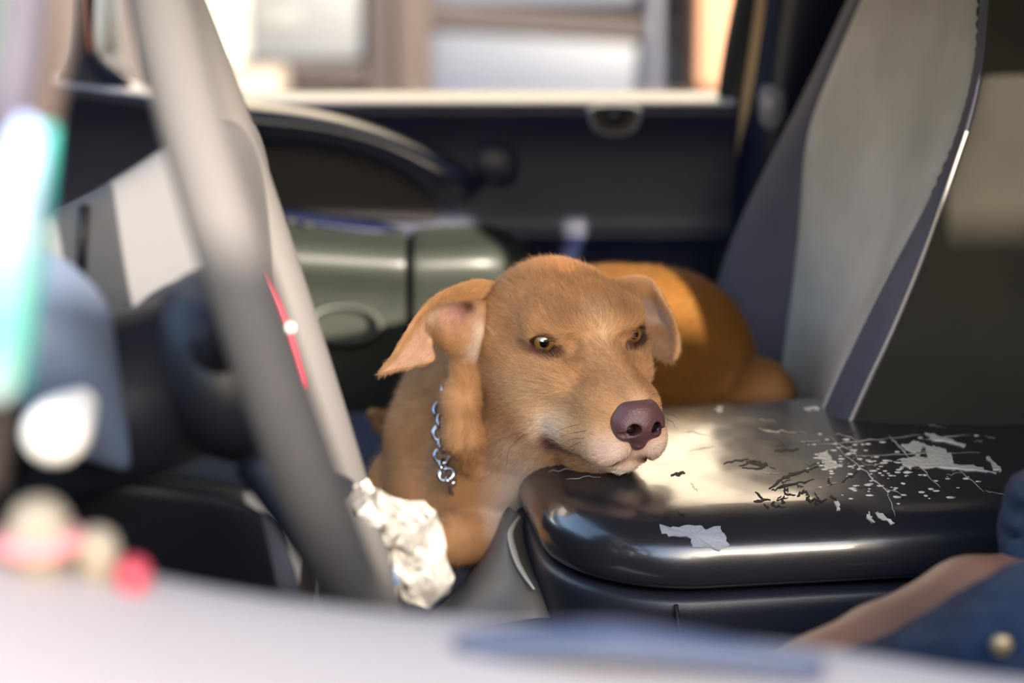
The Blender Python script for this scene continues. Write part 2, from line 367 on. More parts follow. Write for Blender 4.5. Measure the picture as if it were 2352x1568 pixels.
# round grab ring in the lower panel
cx, cy = 790, 745
rows = []
for k in range(10):
    a = 2 * math.pi * k / 10
    rows.append([(cx + (86 + 16 * math.cos(2 * math.pi * j / 8)) * math.cos(a), cy + (44 + 12 * math.cos(2 * math.pi * j / 8)) * math.sin(a), .672 + .012 * math.sin(2 * math.pi * j / 8) - .0 + .012 * math.sin(a) * -1) for j in range(8)])
rows.append(rows[0])
patch('grab_ring', rows, M['grey_panel'], d1, sub=2, solid=0, closed=True)
patch('grab_recess', [[(cx + 84 * r * math.cos(2 * math.pi * k / 10), cy + 42 * r * math.sin(2 * math.pi * k / 10), Y) for k in range(10)] for r, Y in ((1, .668), (.95, .69), (.6, .698), (.1, .698))], M['black'], d1, sub=1, solid=0, closed=True)
# inside handle with bezel
bz = [(1345, 240), (1475, 240), (1478, 262), (1462, 300), (1440, 314), (1385, 314), (1362, 300), (1348, 262)]
ctr = (1411, 275)
def sc_(p, s): return (ctr[0] + (p[0] - ctr[0]) * s, ctr[1] + (p[1] - ctr[1]) * s)
hb = patch('door_handle', [[(*sc_(p, s), Y) for p in bz] for s, Y in ((1.04, .738), (1.0, .718), (.9, .712), (.82, .716), (.76, .742))], mat('grey handle bezel', srgb(112, 116, 132), .4), d1, sub=2, solid=0, closed=True)
patch('handle_recess', [[(*sc_(p, s), Y) for p in bz] for s, Y in ((.78, .7255), (.4, .727), (.05, .727))], M['black'], hb, sub=1, solid=0, closed=True)
patch('lever', [[(1378, 248, .722), (1411, 246, .715), (1446, 248, .722)], [(1382, 268, .712), (1411, 268, .706), (1442, 268, .712)], [(1390, 284, .722), (1411, 286, .718), (1434, 284, .722)]], M['dark'], hb, sub=2, solid=.004)
# far window pane, its frame and pillar
wp = patch('window_2', [[(330, -260, .795), (900, -260, .795), (1700, -260, .795)], [(330, 212, .81), (900, 212, .81), (1700, 222, .81)]], M['glass'], sub=0, solid=0); struct(wp, 'far window pane')
# quarter frame (dark slanted post at the front of the far door) and its reddish edge
t = patch('trim_3', [[(165, -120, .78), (190, -120, .76), (218, -120, .78)], [(165, 30, .78), (192, 30, .76), (212, 30, .78)], [(160, 130, .775), (190, 130, .755), (208, 130, .78)], [(120, 190, .77), (190, 176, .745), (300, 178, .775)], [(60, 240, .77), (190, 240, .74), (330, 240, .77)]], M['navy'], sub=2, solid=.006); struct(t, 'dark corner post at the front of the far window')
t = tube('trim_4', pspline([(186, -60, .752), (196, 40, .752), (203, 95, .748), (210, 122, .75)], 14), .0022, mat('reddish seal edge', srgb(150, 92, 74), .5), seg=8); struct(t, 'thin reddish seal edge on the corner post')
fm = empty('wing_mirror', tuple(at(252, 150, .98)), 'pale wing mirror outside the far window corner', 'mirror')
patch('housing', [[(208, -90, .98), (245, -95, .94), (286, -90, .98), (248, -95, 1.05)], [(214, 40, .98), (250, 40, .93), (290, 40, .98), (250, 40, 1.06)], [(216, 105, .98), (250, 112, .94), (288, 108, .98), (250, 108, 1.05)], [(230, 128, .985), (250, 130, .97), (272, 130, .985), (250, 130, 1.0)]], mat('cream mirror shell', srgb(180, 172, 156), .5), fm, sub=2, solid=.003, closed=True)
patch('mirror_arm', [[(236, 118, .965), (262, 120, .96), (262, 126, 1.0)], [(250, 150, .90), (285, 148, .895), (285, 156, .92)], [(270, 172, .83), (310, 172, .82), (310, 180, .85)]], mat('mirror arm plastic', srgb(120, 108, 94), .6), fm, sub=2, solid=.006)
# B pillar behind the far door
t = patch('trim_5', [[(1740, -200, .80), (1775, -200, .76), (1800, -200, .76)], [(1692, 10, .80), (1725, 10, .765), (1755, 10, .765)], [(1652, 205, .80), (1690, 205, .77), (1712, 205, .77)], [(1650, 240, .76), (1682, 260, .76), (1700, 260, .765)], [(1648, 500, .76), (1665, 520, .76), (1690, 520, .765)], [(1630, 760, .76), (1645, 760, .76), (1670, 760, .765)]], M['black'], sub=1, solid=.012); struct(t, 'black seal between far door and pillar')
t = patch('trim_6', [[(1770, -200, .74), (1830, -200, .70), (1900, -200, .70), (2150, -200, .74)], [(1745, 0, .74), (1790, 0, .70), (1830, 0, .70), (2050, 0, .74)], [(1718, 200, .745), (1760, 200, .70), (1800, 200, .69), (1960, 200, .74)], [(1700, 330, .75), (1745, 330, .70), (1790, 330, .68), (1900, 330, .74)], [(1690, 500, .75), (1720, 500, .71), (1760, 500, .70), (1900, 500, .74)], [(1660, 900, .75), (1690, 900, .71), (1760, 900, .70), (1900, 900, .74)]], M['navy'], sub=2, solid=.01); struct(t, 'navy pillar trim beside the seat')
b = box('wall_rear_far', (.46, .74, .6), (1.7, .78, 1.66), M['headliner'], bevel=.01); struct(b)
sb = empty('seat_belt', tuple(at(1700, 300, .72)), 'tan seat belt strap running down the far pillar', 'belt')
patch('webbing', [[(1756, -150, .715), (1776, -150, .71)], [(1738, 0, .715), (1762, 0, .71)], [(1712, 180, .72), (1736, 180, .712)], [(1702, 230, .72), (1724, 235, .712)], [(1694, 330, .74), (1706, 330, .73)], [(1684, 480, .745), (1692, 480, .735)]], M['belt'], sb, sub=2, solid=.0016)
patch('guide_loop', [[(1744, 196, .685), (1776, 192, .68), (1800, 205, .69)], [(1742, 240, .676), (1775, 240, .668), (1800, 245, .68)], [(1748, 296, .685), (1772, 300, .68), (1792, 290, .69)]], mat('grey blue belt guide', srgb(116, 116, 128), .35), sb, sub=2, solid=.006)
# ---- building across the street
bd = empty('building', (0, 5.2, 0), 'brown framed building front with pale panels beyond the far window', 'building')
M['frame'] = mat('brown painted frame', srgb(42, 36, 36), .8, .2)
M['frame2'] = mat('light brown post', srgb(50, 42, 40), .8, .2)
M['bpane'] = mat('pale lilac panel', srgb(50, 53, 66), .5, .5)
M['bpane2'] = mat('pale grey panel', srgb(60, 61, 67), .5, .5)
M['stone'] = mat('grey pink base', srgb(60, 55, 54), .8, .2)
def bx(name, x0, x1, y0, y1, Y, dp, m, bv=.02):
    a = at(x0, y1, Y); b_ = at(x1, y0, Y); return box(name, (a[0], Y, a[2]), (b_[0], Y + dp, b_[2]), m, bd, bv)
box('wall', (-6, 5.3, 0), (6, 5.5, 2.0), M['stone'], bd, .01)
bx('panel', 536, 846, -160, 142, 5.2, .06, M['bpane2'])
bx('panel', 985, 1562, 62, 240, 5.2, .06, M['bpane'])
bx('panel', 985, 1562, -200, 12, 5.2, .06, M['bpane'])
bx('smudge', 585, 690, 18, 62, 5.195, .006, mat('faded yellowish mark', srgb(65, 66, 66), .6), .002)
bx('post', 846, 905, -330, 300, 5.12, .16, M['frame']); bx('post', 905, 985, -330, 300, 5.08, .2, M['frame2'])
for yy, q in ((0, 0),):
    a = [(985, 2), (1562, 42), (1562, 95), (985, 58)]
    vs_ = [at(*p, 5.14) for p in a] + [at(*p, 5.14) + np.array([0, .16, 0]) for p in a]
    frompy('beam', vs_, [(0, 1, 2, 3), (7, 6, 5, 4), (0, 4, 5, 1), (1, 5, 6, 2), (2, 6, 7, 3), (3, 7, 4, 0)], M['frame'], bd, False)
a = [(500, 138), (850, 150), (850, 196), (500, 168)]
vs_ = [at(*p, 5.14) for p in a] + [at(*p, 5.14) + np.array([0, .16, 0]) for p in a]
frompy('beam', vs_, [(0, 1, 2, 3), (7, 6, 5, 4), (0, 4, 5, 1), (1, 5, 6, 2), (2, 6, 7, 3), (3, 7, 4, 0)], M['frame'], bd, False)
bx('post', 1562, 1600, -330, 320, 5.1, .2, mat('orange brown post', srgb(75, 54, 44), .7))
bx('downpipe', 1484, 1528, -330, 240, 5.12, .05, mat('grey lilac downpipe', srgb(46, 47, 60), .6), .015)
bx('pier', 1600, 1760, -330, 205, 4.9, .3, mat('peach render', srgb(130, 91, 68), .8)); bx('pier', 420, 534, -330, 150, 4.9, .3, mat('white render', srgb(159, 155, 147), .8))
bx('kerb_wall', 380, 640, 160, 420, 4.6, .3, mat('cream wall', srgb(108, 97, 85), .8))
box('upper_wall', (-7, 5.25, 2.1), (7, 5.6, 6.5), mat('cream upper render', srgb(168, 161, 152), .9, .1, var=.06, vscale=1.5), bd, .02)
box('fascia', (-6, 5.0, 1.9), (6, 5.5, 2.15), M['frame'], bd, .02)
# ================================================================== PASSENGER SEAT
st = empty('passenger_seat', tuple(at(1750, 1150, .35) * np.array([1, 1, 0]) + np.array([0, 0, .62])), 'grey cloth passenger seat with light woven centre panel and charcoal bolsters', 'seat')
RY = [-300, -150, 0, 150, 300, 450, 600, 750, 900, 1050, 1200]
pS = [2110, 2030, 1960, 1892, 1815, 1735, 1662, 1630, 1625, 1640, 1660]
p1 = [2130, 2052, 1978, 1914, 1846, 1838, 1828, 1808, 1788, 1775, 1770]
p2 = [2280, 2270, 2258, 2250, 2212, 2150, 2062, 1985, 1912, 1850, 1800]
p3 = [2292, 2281, 2268, 2260, 2224, 2172, 2118, 2056, 1986, 1920, 1860]
def rowpts(i):
    y = RY[i]
    A = at(p1[i], y, .43); B = at(p2[i], y, .145)
    return A, B
bol, pan, nb, sd = [], [], [], []
for i, y in enumerate(RY):
    A, B = rowpts(i); S = at(pS[i], y, .50)
    k = max(0, min(1, (i - 3.5) / 2))
    out = S + np.array([.16, .03, 0])
    bol.append([tuple(out + np.array([.1, .02, 0])), tuple(out), tuple(S + np.array([.05, .035, 0])), tuple(S + np.array([.012, .022, 0])), tuple(S), tuple(S * .55 + A * .45 + np.array([-.006 * k, -.012, 0])), tuple(A + np.array([-.001, 0, 0])), tuple(A + np.array([.02, 0, 0]))])
    row = [tuple(A + np.array([.02, 0, 0])), tuple(A)]
    for t in (.08, .25, .5, .75, .93):
        c = A * (1 - t) + B * t
        sag = .022 * math.sin(math.pi * t) * (.5 + .5 * k)
        bulge = -.008 * math.exp(-((y - 230) / 60) ** 2) + .007 * math.exp(-((y - 320) / 40) ** 2)
        row.append(tuple(c + np.array([sag + bulge * math.sin(math.pi * t), 0, 0])))
    row += [tuple(B), tuple(B + np.array([.012, -.004, 0]))]
    pan.append(row)
    C = at(p3[i], y, .105)
    nb.append([tuple(B + np.array([.014, .002, 0])), tuple(B + np.array([-.001, -.003, 0])), tuple(B * .7 + C * .3 + np.array([-.004 * k, -.010 * k, 0])), tuple(B * .3 + C * .7 + np.array([-.002 * k, -.008 * k, 0])), tuple(C), tuple(C + np.array([.012, .004, 0]))])
    sd.append([tuple(C + np.array([.006, .004, 0])), tuple(C + np.array([.003, -.004, 0])), tuple(C + np.array([.06, -.01, 0])), tuple(C + np.array([.12, -.008, 0])), tuple(C + np.array([.2, .0, .0])), tuple(C + np.array([.24, .03, .0])), tuple(C + np.array([.25, .2, 0])), tuple(C + np.array([.25, .38, 0]))])
patch('outer_bolster', bol, M['seat_dark'], st, sub=2, solid=.008, pix=False)
patch('centre_panel', pan, M['seat_cloth'], st, sub=2, solid=.006, pix=False)
patch('inner_bolster', nb, M['seat_dark'], st, sub=2, solid=.004, pix=False)
patch('side_panel', sd, M['seat_side'], st, sub=2, solid=.006, pix=False)
M['piping'] = mat('grey piping', srgb(132, 126, 122), .6)
tube('piping', spline([np.array(r[4]) + np.array([-.002, -.003, 0]) for r in nb[4:]], 40), .0016, M['piping'], st, seg=8)
tube('piping', spline([np.array(r[1]) + np.array([-.001, -.002, 0]) for r in nb[4:]], 40), .0024, M['piping'], st, seg=8)
zp = spline([np.array(r[1]) + np.array([-.001, -.004, 0]) for r in nb[:6]], 90)
M['cord'] = mat('black braided cord', srgb(20, 20, 24), .7)
for ph in (0, math.pi):
    tube('braid_cord', [p + np.array([.0028 * math.cos(i * .9 + ph), -.0022 * math.sin(i * .9 + ph) - .001, 0]) for i, p in enumerate(zp)], .0026, M['cord'], st, seg=8)
# cushion
cz = .925
rows = []
for x, dz in ((-.27, -.12), (-.28, -.05), (-.26, -.012), (-.20, 0), (0, 0), (.2, -.012), (.36, -.02), (.42, -.06)):
    rows.append([(x, .03, cz + dz - .16), (x, .018, cz + dz - .05), (x, .04, cz + dz + .002), (x, .10, cz + dz + .006), (x, .30, cz + dz - .004), (x, .52, cz + dz + .006), (x, .60, cz + dz), (x, .63, cz + dz - .05), (x, .62, cz + dz - .16)])
patch('cushion', rows, M['seat_dark'], st, sub=2, solid=.01, pix=False)
box('seat_base', (-.2, .08, .62), (.4, .58, .82), M['dark'], st, .02)

# ================================================================== CENTRE CONSOLE
cc = empty('centre_console', tuple(at(1700, 1400, .03) * np.array([1, 1, 0]) + np.array([0, 0, .62])), 'dark centre console with glossy scuffed lid under the dog chin', 'console')
LC = np.array([.318, .052]); LROT = math.radians(9); LZ = .984
def rr(hx, hy, r0, r1, n=120):
    """rounded rectangle, front (-x) corners radius r0, rear r1, even steps"""
    pts = []
    for cx_, cy_, r, a0 in ((hx, hy, r1, 0), (-hx, hy, r0, 90), (-hx, -hy, r0, 180), (hx, -hy, r1, 270)):
        sx = 1 if cx_ > 0 else -1; sy = 1 if cy_ > 0 else -1
        for k in range(n // 4):
            a = math.radians(a0 + 90 * k / (n // 4 - 1)); pts.append((cx_ - sx * r + r * math.cos(a), cy_ - sy * r + r * math.sin(a)))
    return pts
def lidw(x, y, z):
    c, s = math.cos(LROT), math.sin(LROT)
    return (LC[0] + c * x - s * y, LC[1] + s * x + c * y, LZ + z + (y + .165) * math.tan(math.radians(3)) - .004)
def layers(name, hx, hy, r0, r1, prof, m, parent, top=True):
    vs_, fs = [], []; n = 120
    for inset, z in prof:
        for x, y in rr(hx - inset, hy - inset, max(.008, r0 - inset), max(.008, r1 - inset), n):
            q = z
            vs_.append(lidw(x, y, q))
    for i in range(len(prof) - 1):
        for k in range(n):
            k2 = (k + 1) % n; fs.append((i * n + k, i * n + k2, (i + 1) * n + k2, (i + 1) * n + k))
    fs.append(tuple(range(n))[::-1])
    if top: fs.append(tuple((len(prof) - 1) * n + k for k in range(n)))
    return frompy(name, vs_, fs, m, parent)
lidprof = [(.012, 0), (.003, .001), (0, .006), (0, .016), (.0015, .024), (.004, .0305), (.009, .0365), (.015, .0408), (.022, .0438), (.032, .0463), (.045, .0482), (.06, .0494), (.08, .0503), (.105, .051), (.13, .0514), (.155, .0515)]
lid = layers('lid', .312, .168, .105, .05, lidprof, M['lid'], cc)
bb = layers('body', .308, .162, .10, .05, [(.02, -.36), (.0, -.34), (0, -.05), (-.004, -.02), (-.004, -.011), (-.001, -.007), (.006, -.006), (.03, -.006)], M['console'], cc)
# joint line between front and rear body pieces
j0 = np.array(lidw(-.23, -.1672, -.009)); j1 = np.array(lidw(-.215, -.164, -.11))
tube('body_joint', [j0 + np.array([.0, -.0005, 0]), (j0 + j1) / 2 + np.array([0, -.0015, 0]), j1], .0016, M['black'], cc, seg=8)
# sloping front nose of the console with its recessed tray
L0 = [(1172, 1160, .05), (1160, 1195, .04), (1140, 1245, .03), (1105, 1300, .015), (1065, 1355, .0), (1005, 1410, -.02), (930, 1480, -.04)]
L1 = [(1194, 1186, .022), (1177, 1212, .002), (1172, 1234, -.008), (1186, 1285, -.033), (1204, 1320, -.053), (1226, 1352, -.073), (1250, 1420, -.09)]
rows = []
for a_, b_ in zip(L0, L1):
    a_ = np.array(a_); b_ = np.array(b_); nb2 = b_ + np.array([46, 14, .035])
    rows.append([tuple(a_ + np.array([-4, 6, .05])), tuple(a_), tuple(a_ * .65 + b_ * .35 + np.array([0, 0, -.008])), tuple(a_ * .3 + b_ * .7 + np.array([0, 0, -.008])), tuple(b_), tuple(nb2)])
patch('front_nose', rows, mat('grey console plastic', srgb(96, 94, 91), .42, .4, bump=.15, bscale=1500), cc, sub=3, solid=.004)
tube('ridge', pspline([(x, y, Y - .004) for x, y, Y in L1[:6]], 30), [.0012 + .0016 * math.sin(math.pi * i / 29) for i in range(30)], mat('pale ridge highlight', srgb(170, 164, 152), .3), cc, seg=8)  # ridge painted pale to carry its highlight
patch('side_channel', [[(1165, 1170, .13), (1176, 1180, .10)], [(1140, 1240, .12), (1152, 1250, .08)], [(1100, 1290, .11), (1118, 1310, .07)], [(1030, 1330, .10), (1060, 1372, .05)], [(960, 1370, .10), (985, 1430, .05)]], M['navy'], cc, sub=2, solid=.006)
box('latch', tuple(at(1212, 1290, .022)), tuple(at(1272, 1262, .05)), M['black'], cc, .003)
# ---- wear on the lid: torn vinyl flakes, cracks, scratches, dried drops
bm = bmesh.new(); bm.from_mesh(lid.data); LBVH = BVHTree.FromBMesh(bm); bm.free()
def lidhit(px, py):
    d = Vector(ray(px, py)).normalized(); h = LBVH.ray_cast(Vector(CAM), d)
    return (h[0], h[1]) if h[0] is not None else (None, None)
M['flake'] = mat('pale torn backing', srgb(140, 144, 154), .45, .4, bump=.3, bscale=400)
M['flake2'] = mat('shiny peeling film', srgb(186, 182, 174), .2, .8, bump=.8, bscale=250)
M['crack'] = mat('dark crack', srgb(16, 14, 14), .7)
def flake(name, pts, m, lift=.0007, jag=3, n=5):
    """jagged thin flake lying on the lid"""
    out = []
    for i in range(len(pts)):
        a = np.array(pts[i], float); b_ = np.array(pts[(i + 1) % len(pts)], float)
        for k in range(n):
            out.append(a + (b_ - a) * k / n + (rng.normal(size=2) * jag if k else 0))
    c = np.mean(out, 0); ring = []
    top = []; bot = []
    for p in out + [c]:
        h, nrm = lidhit(*p)
        if h is None: return None
        top.append(h + nrm * (lift + float(rng.uniform(0, .0004)))); bot.append(h - nrm * .0004)
    k = len(out); fs = [(i, (i + 1) % k, k) for i in range(k)] + [(i, k + 1 + i, k + 1 + (i + 1) % k, (i + 1) % k) for i in range(k)]
    return frompy(name, top + bot, fs, m, lid, False)
flake('torn_patch', [(1515, 1205), (1535, 1215), (1570, 1208), (1608, 1208), (1622, 1218), (1655, 1210), (1664, 1228), (1676, 1252), (1652, 1266), (1620, 1256), (1590, 1258), (1588, 1238), (1545, 1230), (1520, 1226)], M['flake'], jag=2, n=3)
for q in ([(1880, 1045), (1900, 1038), (1915, 1062), (1930, 1070), (1900, 1078), (1888, 1064)], [(2118, 1020), (2140, 1028), (2160, 1030), (2185, 1042), (2190, 1062), (2160, 1066), (2130, 1050)], [(2060, 1058), (2110, 1050), (2190, 1066), (2250, 1078), (2288, 1088), (2240, 1080), (2150, 1072), (2090, 1074)], [(2124, 996), (2150, 1002), (2218, 1022), (2214, 1027), (2150, 1012)],
          [(1990, 1182), (1998, 1180), (2006, 1196), (2002, 1202)], [(2010, 1178), (2018, 1180), (2050, 1200), (2046, 1206)], [(1918, 1152), (1926, 1154), (1930, 1170), (1924, 1172)], [(1640, 940), (1662, 936), (1660, 944)], [(1846, 938), (1870, 934), (1882, 940), (1860, 943)], [(2265, 1050), (2288, 1066), (2300, 1082), (2280, 1076)], [(2070, 1022), (2110, 1016), (2130, 1030), (2100, 1040)]):
    flake('peeled_film', q, M['flake2'], jag=2.5, n=4)
def crack(pts, w_, m=M['crack']):
    P = []
    for i in range(len(pts) - 1):
        for k in range(6):
            a = np.array(pts[i], float); b_ = np.array(pts[i + 1], float); P.append(a + (b_ - a) * k / 6 + rng.normal(size=2) * 1.6)
    P.append(np.array(pts[-1], float)); top = []; fs = []
    for i, p in enumerate(P):
        h, nrm = lidhit(*p)
        if h is None: return
        t = P[min(i + 1, len(P) - 1)] - P[max(i - 1, 0)]; t = np.array([-t[1], t[0]]) / (np.hypot(*t) + 1e-6)
        ww = w_ * (.3 + .9 * math.sin(math.pi * (i + .5) / len(P))) * float(rng.uniform(.6, 1.3))
        for s in (-1, 1):
            h2, n2 = lidhit(*(p + t * s * ww))
            if h2 is None: return
            top.append(h2 + n2 * .0003)
    for i in range(len(P) - 1): fs.append((2 * i, 2 * i + 1, 2 * i + 3, 2 * i + 2))
    frompy('crack' if m is M['crack'] else 'scratch', top, fs, m, lid, False)
for q, w_ in (([(1662, 1064), (1720, 1054)], 2), ([(1778, 1034), (1836, 1030)], 2.5), ([(1700, 1072), (1730, 1058), (1762, 1066), (1740, 1076), (1704, 1074)], 2.5), ([(1712, 1060), (1758, 1072)], 2), ([(1540, 1092), (1562, 1088), (1574, 1086)], 3), ([(1766, 1122), (1800, 1098), (1850, 1080), (1880, 1072)], 3), ([(1770, 1126), (1800, 1116), (1870, 1100)], 2), ([(1800, 1140), (1796, 1156)], 3), ([(1830, 1140), (1846, 1128), (1858, 1138)], 3), ([(1735, 1130), (1756, 1146)], 2), ([(1730, 1150), (1770, 1148)], 2), ([(1870, 1130), (1880, 1150), (1900, 1146)], 2), ([(1560, 1178), (1575, 1184)], 2), ([(1930, 1110), (1970, 1082)], 1.5)):
    crack(q, w_)
for q, w_ in (([(1920, 1024), (1990, 1085), (2040, 1130), (2056, 1186)], 1.1), ([(2040, 1000), (2110, 1070), (2160, 1120)], 1), ([(1880, 1020), (2000, 1012), (2120, 1000)], .8), ([(1960, 1046), (2100, 1042), (2250, 1040)], .8), ([(2050, 1010), (2080, 1040)], 1.4), ([(1760, 990), (1830, 994)], .9), ([(1740, 985), (1790, 996)], .9), ([(2180, 1060), (2260, 1130)], .8), ([(1900, 1000), (1960, 1040), (1980, 1060)], .7), ([(2120, 1010), (2230, 1000)], .8), ([(1588, 1110), (1602, 1128)], .8), ([(1260, 1084), (1330, 1078)], .8), ([(1300, 1098), (1380, 1096)], .7)):
    crack(q, w_, M['flake2'])
for i in range(34):
    x0, y0 = rng.uniform(1560, 2280), rng.uniform(945, 1150); a_ = rng.uniform(-.5, .9); ln_ = rng.uniform(12, 70)
    crack([(x0, y0), (x0 + ln_ * math.cos(a_), y0 + ln_ * .5 * math.sin(a_))], float(rng.uniform(.4, .9)), M['flake2'] if i % 3 else M['crack'])
for i in range(12):
    x0, y0 = rng.uniform(1740, 1960), rng.uniform(1080, 1165); crack([(x0, y0), (x0 + rng.uniform(-14, 14), y0 + rng.uniform(4, 14)), (x0 + rng.uniform(4, 26), y0 + rng.uniform(0, 16))], float(rng.uniform(1, 2.4)))
bm = bmesh.new()
for i in range(150):
    if i < 105: px, py = rng.normal(2060, 90), rng.normal(1085, 38)
    else: px, py = rng.normal(1930, 50), rng.normal(1040, 30)
    if not (1850 < px < 2290 and 995 < py < 1160): continue
    h, nrm = lidhit(px, py)
    if h is None: continue
    r = float(rng.uniform(.0006, .0022)); q = nrm.to_track_quat('Z', 'Y').to_matrix().to_4x4()
    bmesh.ops.create_icosphere(bm, subdivisions=1, radius=1, matrix=Matrix.Translation(h) @ q @ Matrix.Diagonal((r * float(rng.uniform(1, 2)), r, r * .35, 1)))
me = bpy.data.meshes.new('dried_drops'); bm.to_mesh(me); bm.free()
o = link('dried_drops', me, M['flake2'], lid); o['kind'] = 'stuff'

# ================================================================== DASHBOARD, WHEEL, STALK
ds = empty('dashboard', tuple(at(300, 1500, -.2) * np.array([1, 1, 0]) + np.array([0, 0, .62])), 'grey dashboard hood behind the steering wheel', 'dashboard')
prof = [(-420, 760), (-150, 640), (90, 528), (200, 466), (330, 388), (440, 306), (500, 312), (540, 430), (556, 560), (575, 760), (600, 960), (640, 1200), (680, 1500), (720, 1900)]
A0 = [at(x, y, -.34) for x, y in prof]
rows = []
for dY, sh in ((0.16, .02), (.03, .004), (.008, 0), (0, .006)):
    c = np.mean(A0, 0); rows.append([tuple(p + (c - p) * sh + np.array([0, dY, 0])) for p in A0])
c = np.mean(A0, 0)
for s in (.25, .6, .95): rows.append([tuple(p + (c - p) * s + np.array([0, -.004, 0])) for p in A0])
patch('cluster_hood', rows, M['dash'], ds, sub=2, solid=.004, pix=False, closed=True)
tube('hood_joint', [tuple(at(192, 470, -.347)), tuple(at(188, 560, -.348)), tuple(at(186, 660, -.348))], .003, M['dark'], ds, seg=8)
M['shroud'] = mat('blue grey shroud', srgb(84, 96, 118), .5)
patch('column_shroud', [[(-60, 560, -.50), (90, 566, -.49), (170, 620, -.48), (240, 700, -.47)], [(-60, 640, -.53), (80, 660, -.53), (180, 720, -.51), (255, 790, -.48)], [(-60, 760, -.54), (80, 790, -.54), (190, 840, -.52), (270, 900, -.48)], [(-60, 880, -.53), (90, 920, -.52), (210, 960, -.50), (290, 1010, -.47)], [(-60, 980, -.50), (100, 1030, -.49), (230, 1060, -.48), (300, 1090, -.46)]], M['shroud'], ds, sub=2, solid=.006)
patch('lower_cover', [[(250, 700, -.40), (380, 690, -.41), (480, 720, -.40), (560, 760, -.37)], [(270, 850, -.42), (400, 840, -.44), (510, 870, -.42), (580, 900, -.38)], [(290, 1000, -.41), (420, 990, -.43), (545, 1010, -.42), (610, 1040, -.38)], [(300, 1080, -.38), (430, 1090, -.39), (560, 1110, -.38), (630, 1140, -.36)]], M['shroud'], ds, sub=2, solid=.006)
patch('knee_panel', [[(-200, 1040, -.40), (150, 1080, -.40), (400, 1100, -.40), (640, 1140, -.36)], [(-200, 1250, -.38), (150, 1280, -.38), (420, 1300, -.38), (690, 1330, -.34)], [(-200, 1600, -.34), (150, 1600, -.34), (450, 1600, -.34), (760, 1600, -.30)]], M['dark'], ds, sub=2, solid=.01)
dr = []
for x, zz in ((-1.06, 1.19), (-.7, 1.22), (-.45, 1.215), (-.40, 1.17), (-.42, .95), (-.6, .7)):
    dr.append([(x, y, zz - (max(0, min(1, (y - .02) / .16)) * .13 if zz > .9 else 0)) for y in (-.7, -.3, 0, .1, .18, .4, .74)])
patch('dash_top', dr, M['dark'], ds, sub=2, solid=.01, pix=False)
# steering wheel
WC = np.array([-.136, -.41, 1.245]); lean = math.radians(17); yaw = math.radians(-7)
wu = np.array([-math.sin(lean), 0, math.cos(lean)]); wr = np.array([math.sin(yaw), math.cos(yaw), 0]); wnv = np.cross(wr, wu); wnv /= np.linalg.norm(wnv)
if wnv[0] < 0: wnv = -wnv
WR = .192
sw = empty('steering_wheel', tuple(WC), 'grey leather steering wheel seen edge-on, upper half in sunlight', 'steering wheel')
ring = [WC + WR * (wr * math.cos(a) + wu * math.sin(a)) for a in [2 * math.pi * k / 96 for k in range(96)]]
tube('rim', ring, .0158, M['wheel'], sw, seg=20, closed=True)
hub = WC - wnv * .03 - wu * .03
rows = []
for s, dpt in ((.2, .03), (.6, .028), (.85, .02), (1, .004), (.95, -.02), (.6, -.035)):
    rows.append([tuple(hub + wnv * dpt + s * (.07 * wr * math.cos(a) + .055 * wu * math.sin(a))) for a in [2 * math.pi * k / 16 for k in range(16)]])
patch('airbag_cover', rows, M['dark'], sw, sub=2, solid=.003, closed=True, pix=False)
for a in (20, 160, 235, 305):
    a = math.radians(a); dr = wr * math.cos(a) + wu * math.sin(a)
    tube('spoke', spline([hub + dr * .06, hub + dr * .11 + wnv * .012, WC + dr * (WR - .004)], 12), [.016, .015, .014, .013, .012, .0115, .011, .011, .011, .011, .011, .011], M['dark'], sw, seg=12)
M['crimson'] = mat('crimson trim', srgb(170, 40, 66), .4)
tube('trim_strip', pspline([(598, 600, -.36), (630, 665, -.36), (660, 740, -.36), (684, 815, -.36), (706, 890, -.36)], 20), .0019, M['crimson'], sw, seg=8)
sph('glint_bead', at(666, 752, -.365), .0034, mat('pale rivet', srgb(225, 235, 230), .15, metal=.2), sw)  # pale bead added as a painted highlight
cl = hub - wnv * .02
tube('column', [cl, cl - wnv * .12, cl - wnv * .25], [.045, .05, .055], M['dark'], sw, seg=20)
# stalk with pale round knob
sk = empty('control_stalk', tuple(at(60, 1010, -.52)), 'control stalk with round cream knob beside the steering column', 'stalk')
tube('stem', pspline([(250, 960, -.40), (130, 985, -.52), (128, 990, -.60)], 12), .008, M['black'], sk)
kp = at(130, 990, -.64)
rows = []
for yy, r in ((.05, .008), (.03, .0115), (.012, .0145), (0, .0155), (-.008, .0148), (-.013, .011), (-.0145, .003)):
    rows.append([tuple(kp + np.array([r * math.cos(a), yy, r * math.sin(a)])) for a in [2 * math.pi * k / 16 for k in range(16)]])
patch('knob', rows, mat('cream knob', srgb(232, 226, 218), .4), sk, sub=2, solid=0, closed=True, pix=False)
patch('collar', [[(-60, 930, -.58), (20, 940, -.60), (60, 960, -.58)], [(-60, 1000, -.62), (30, 1010, -.63), (70, 1020, -.60)], [(-60, 1080, -.58), (20, 1090, -.60), (60, 1080, -.58)]], M['black'], sk, sub=2, solid=.01)

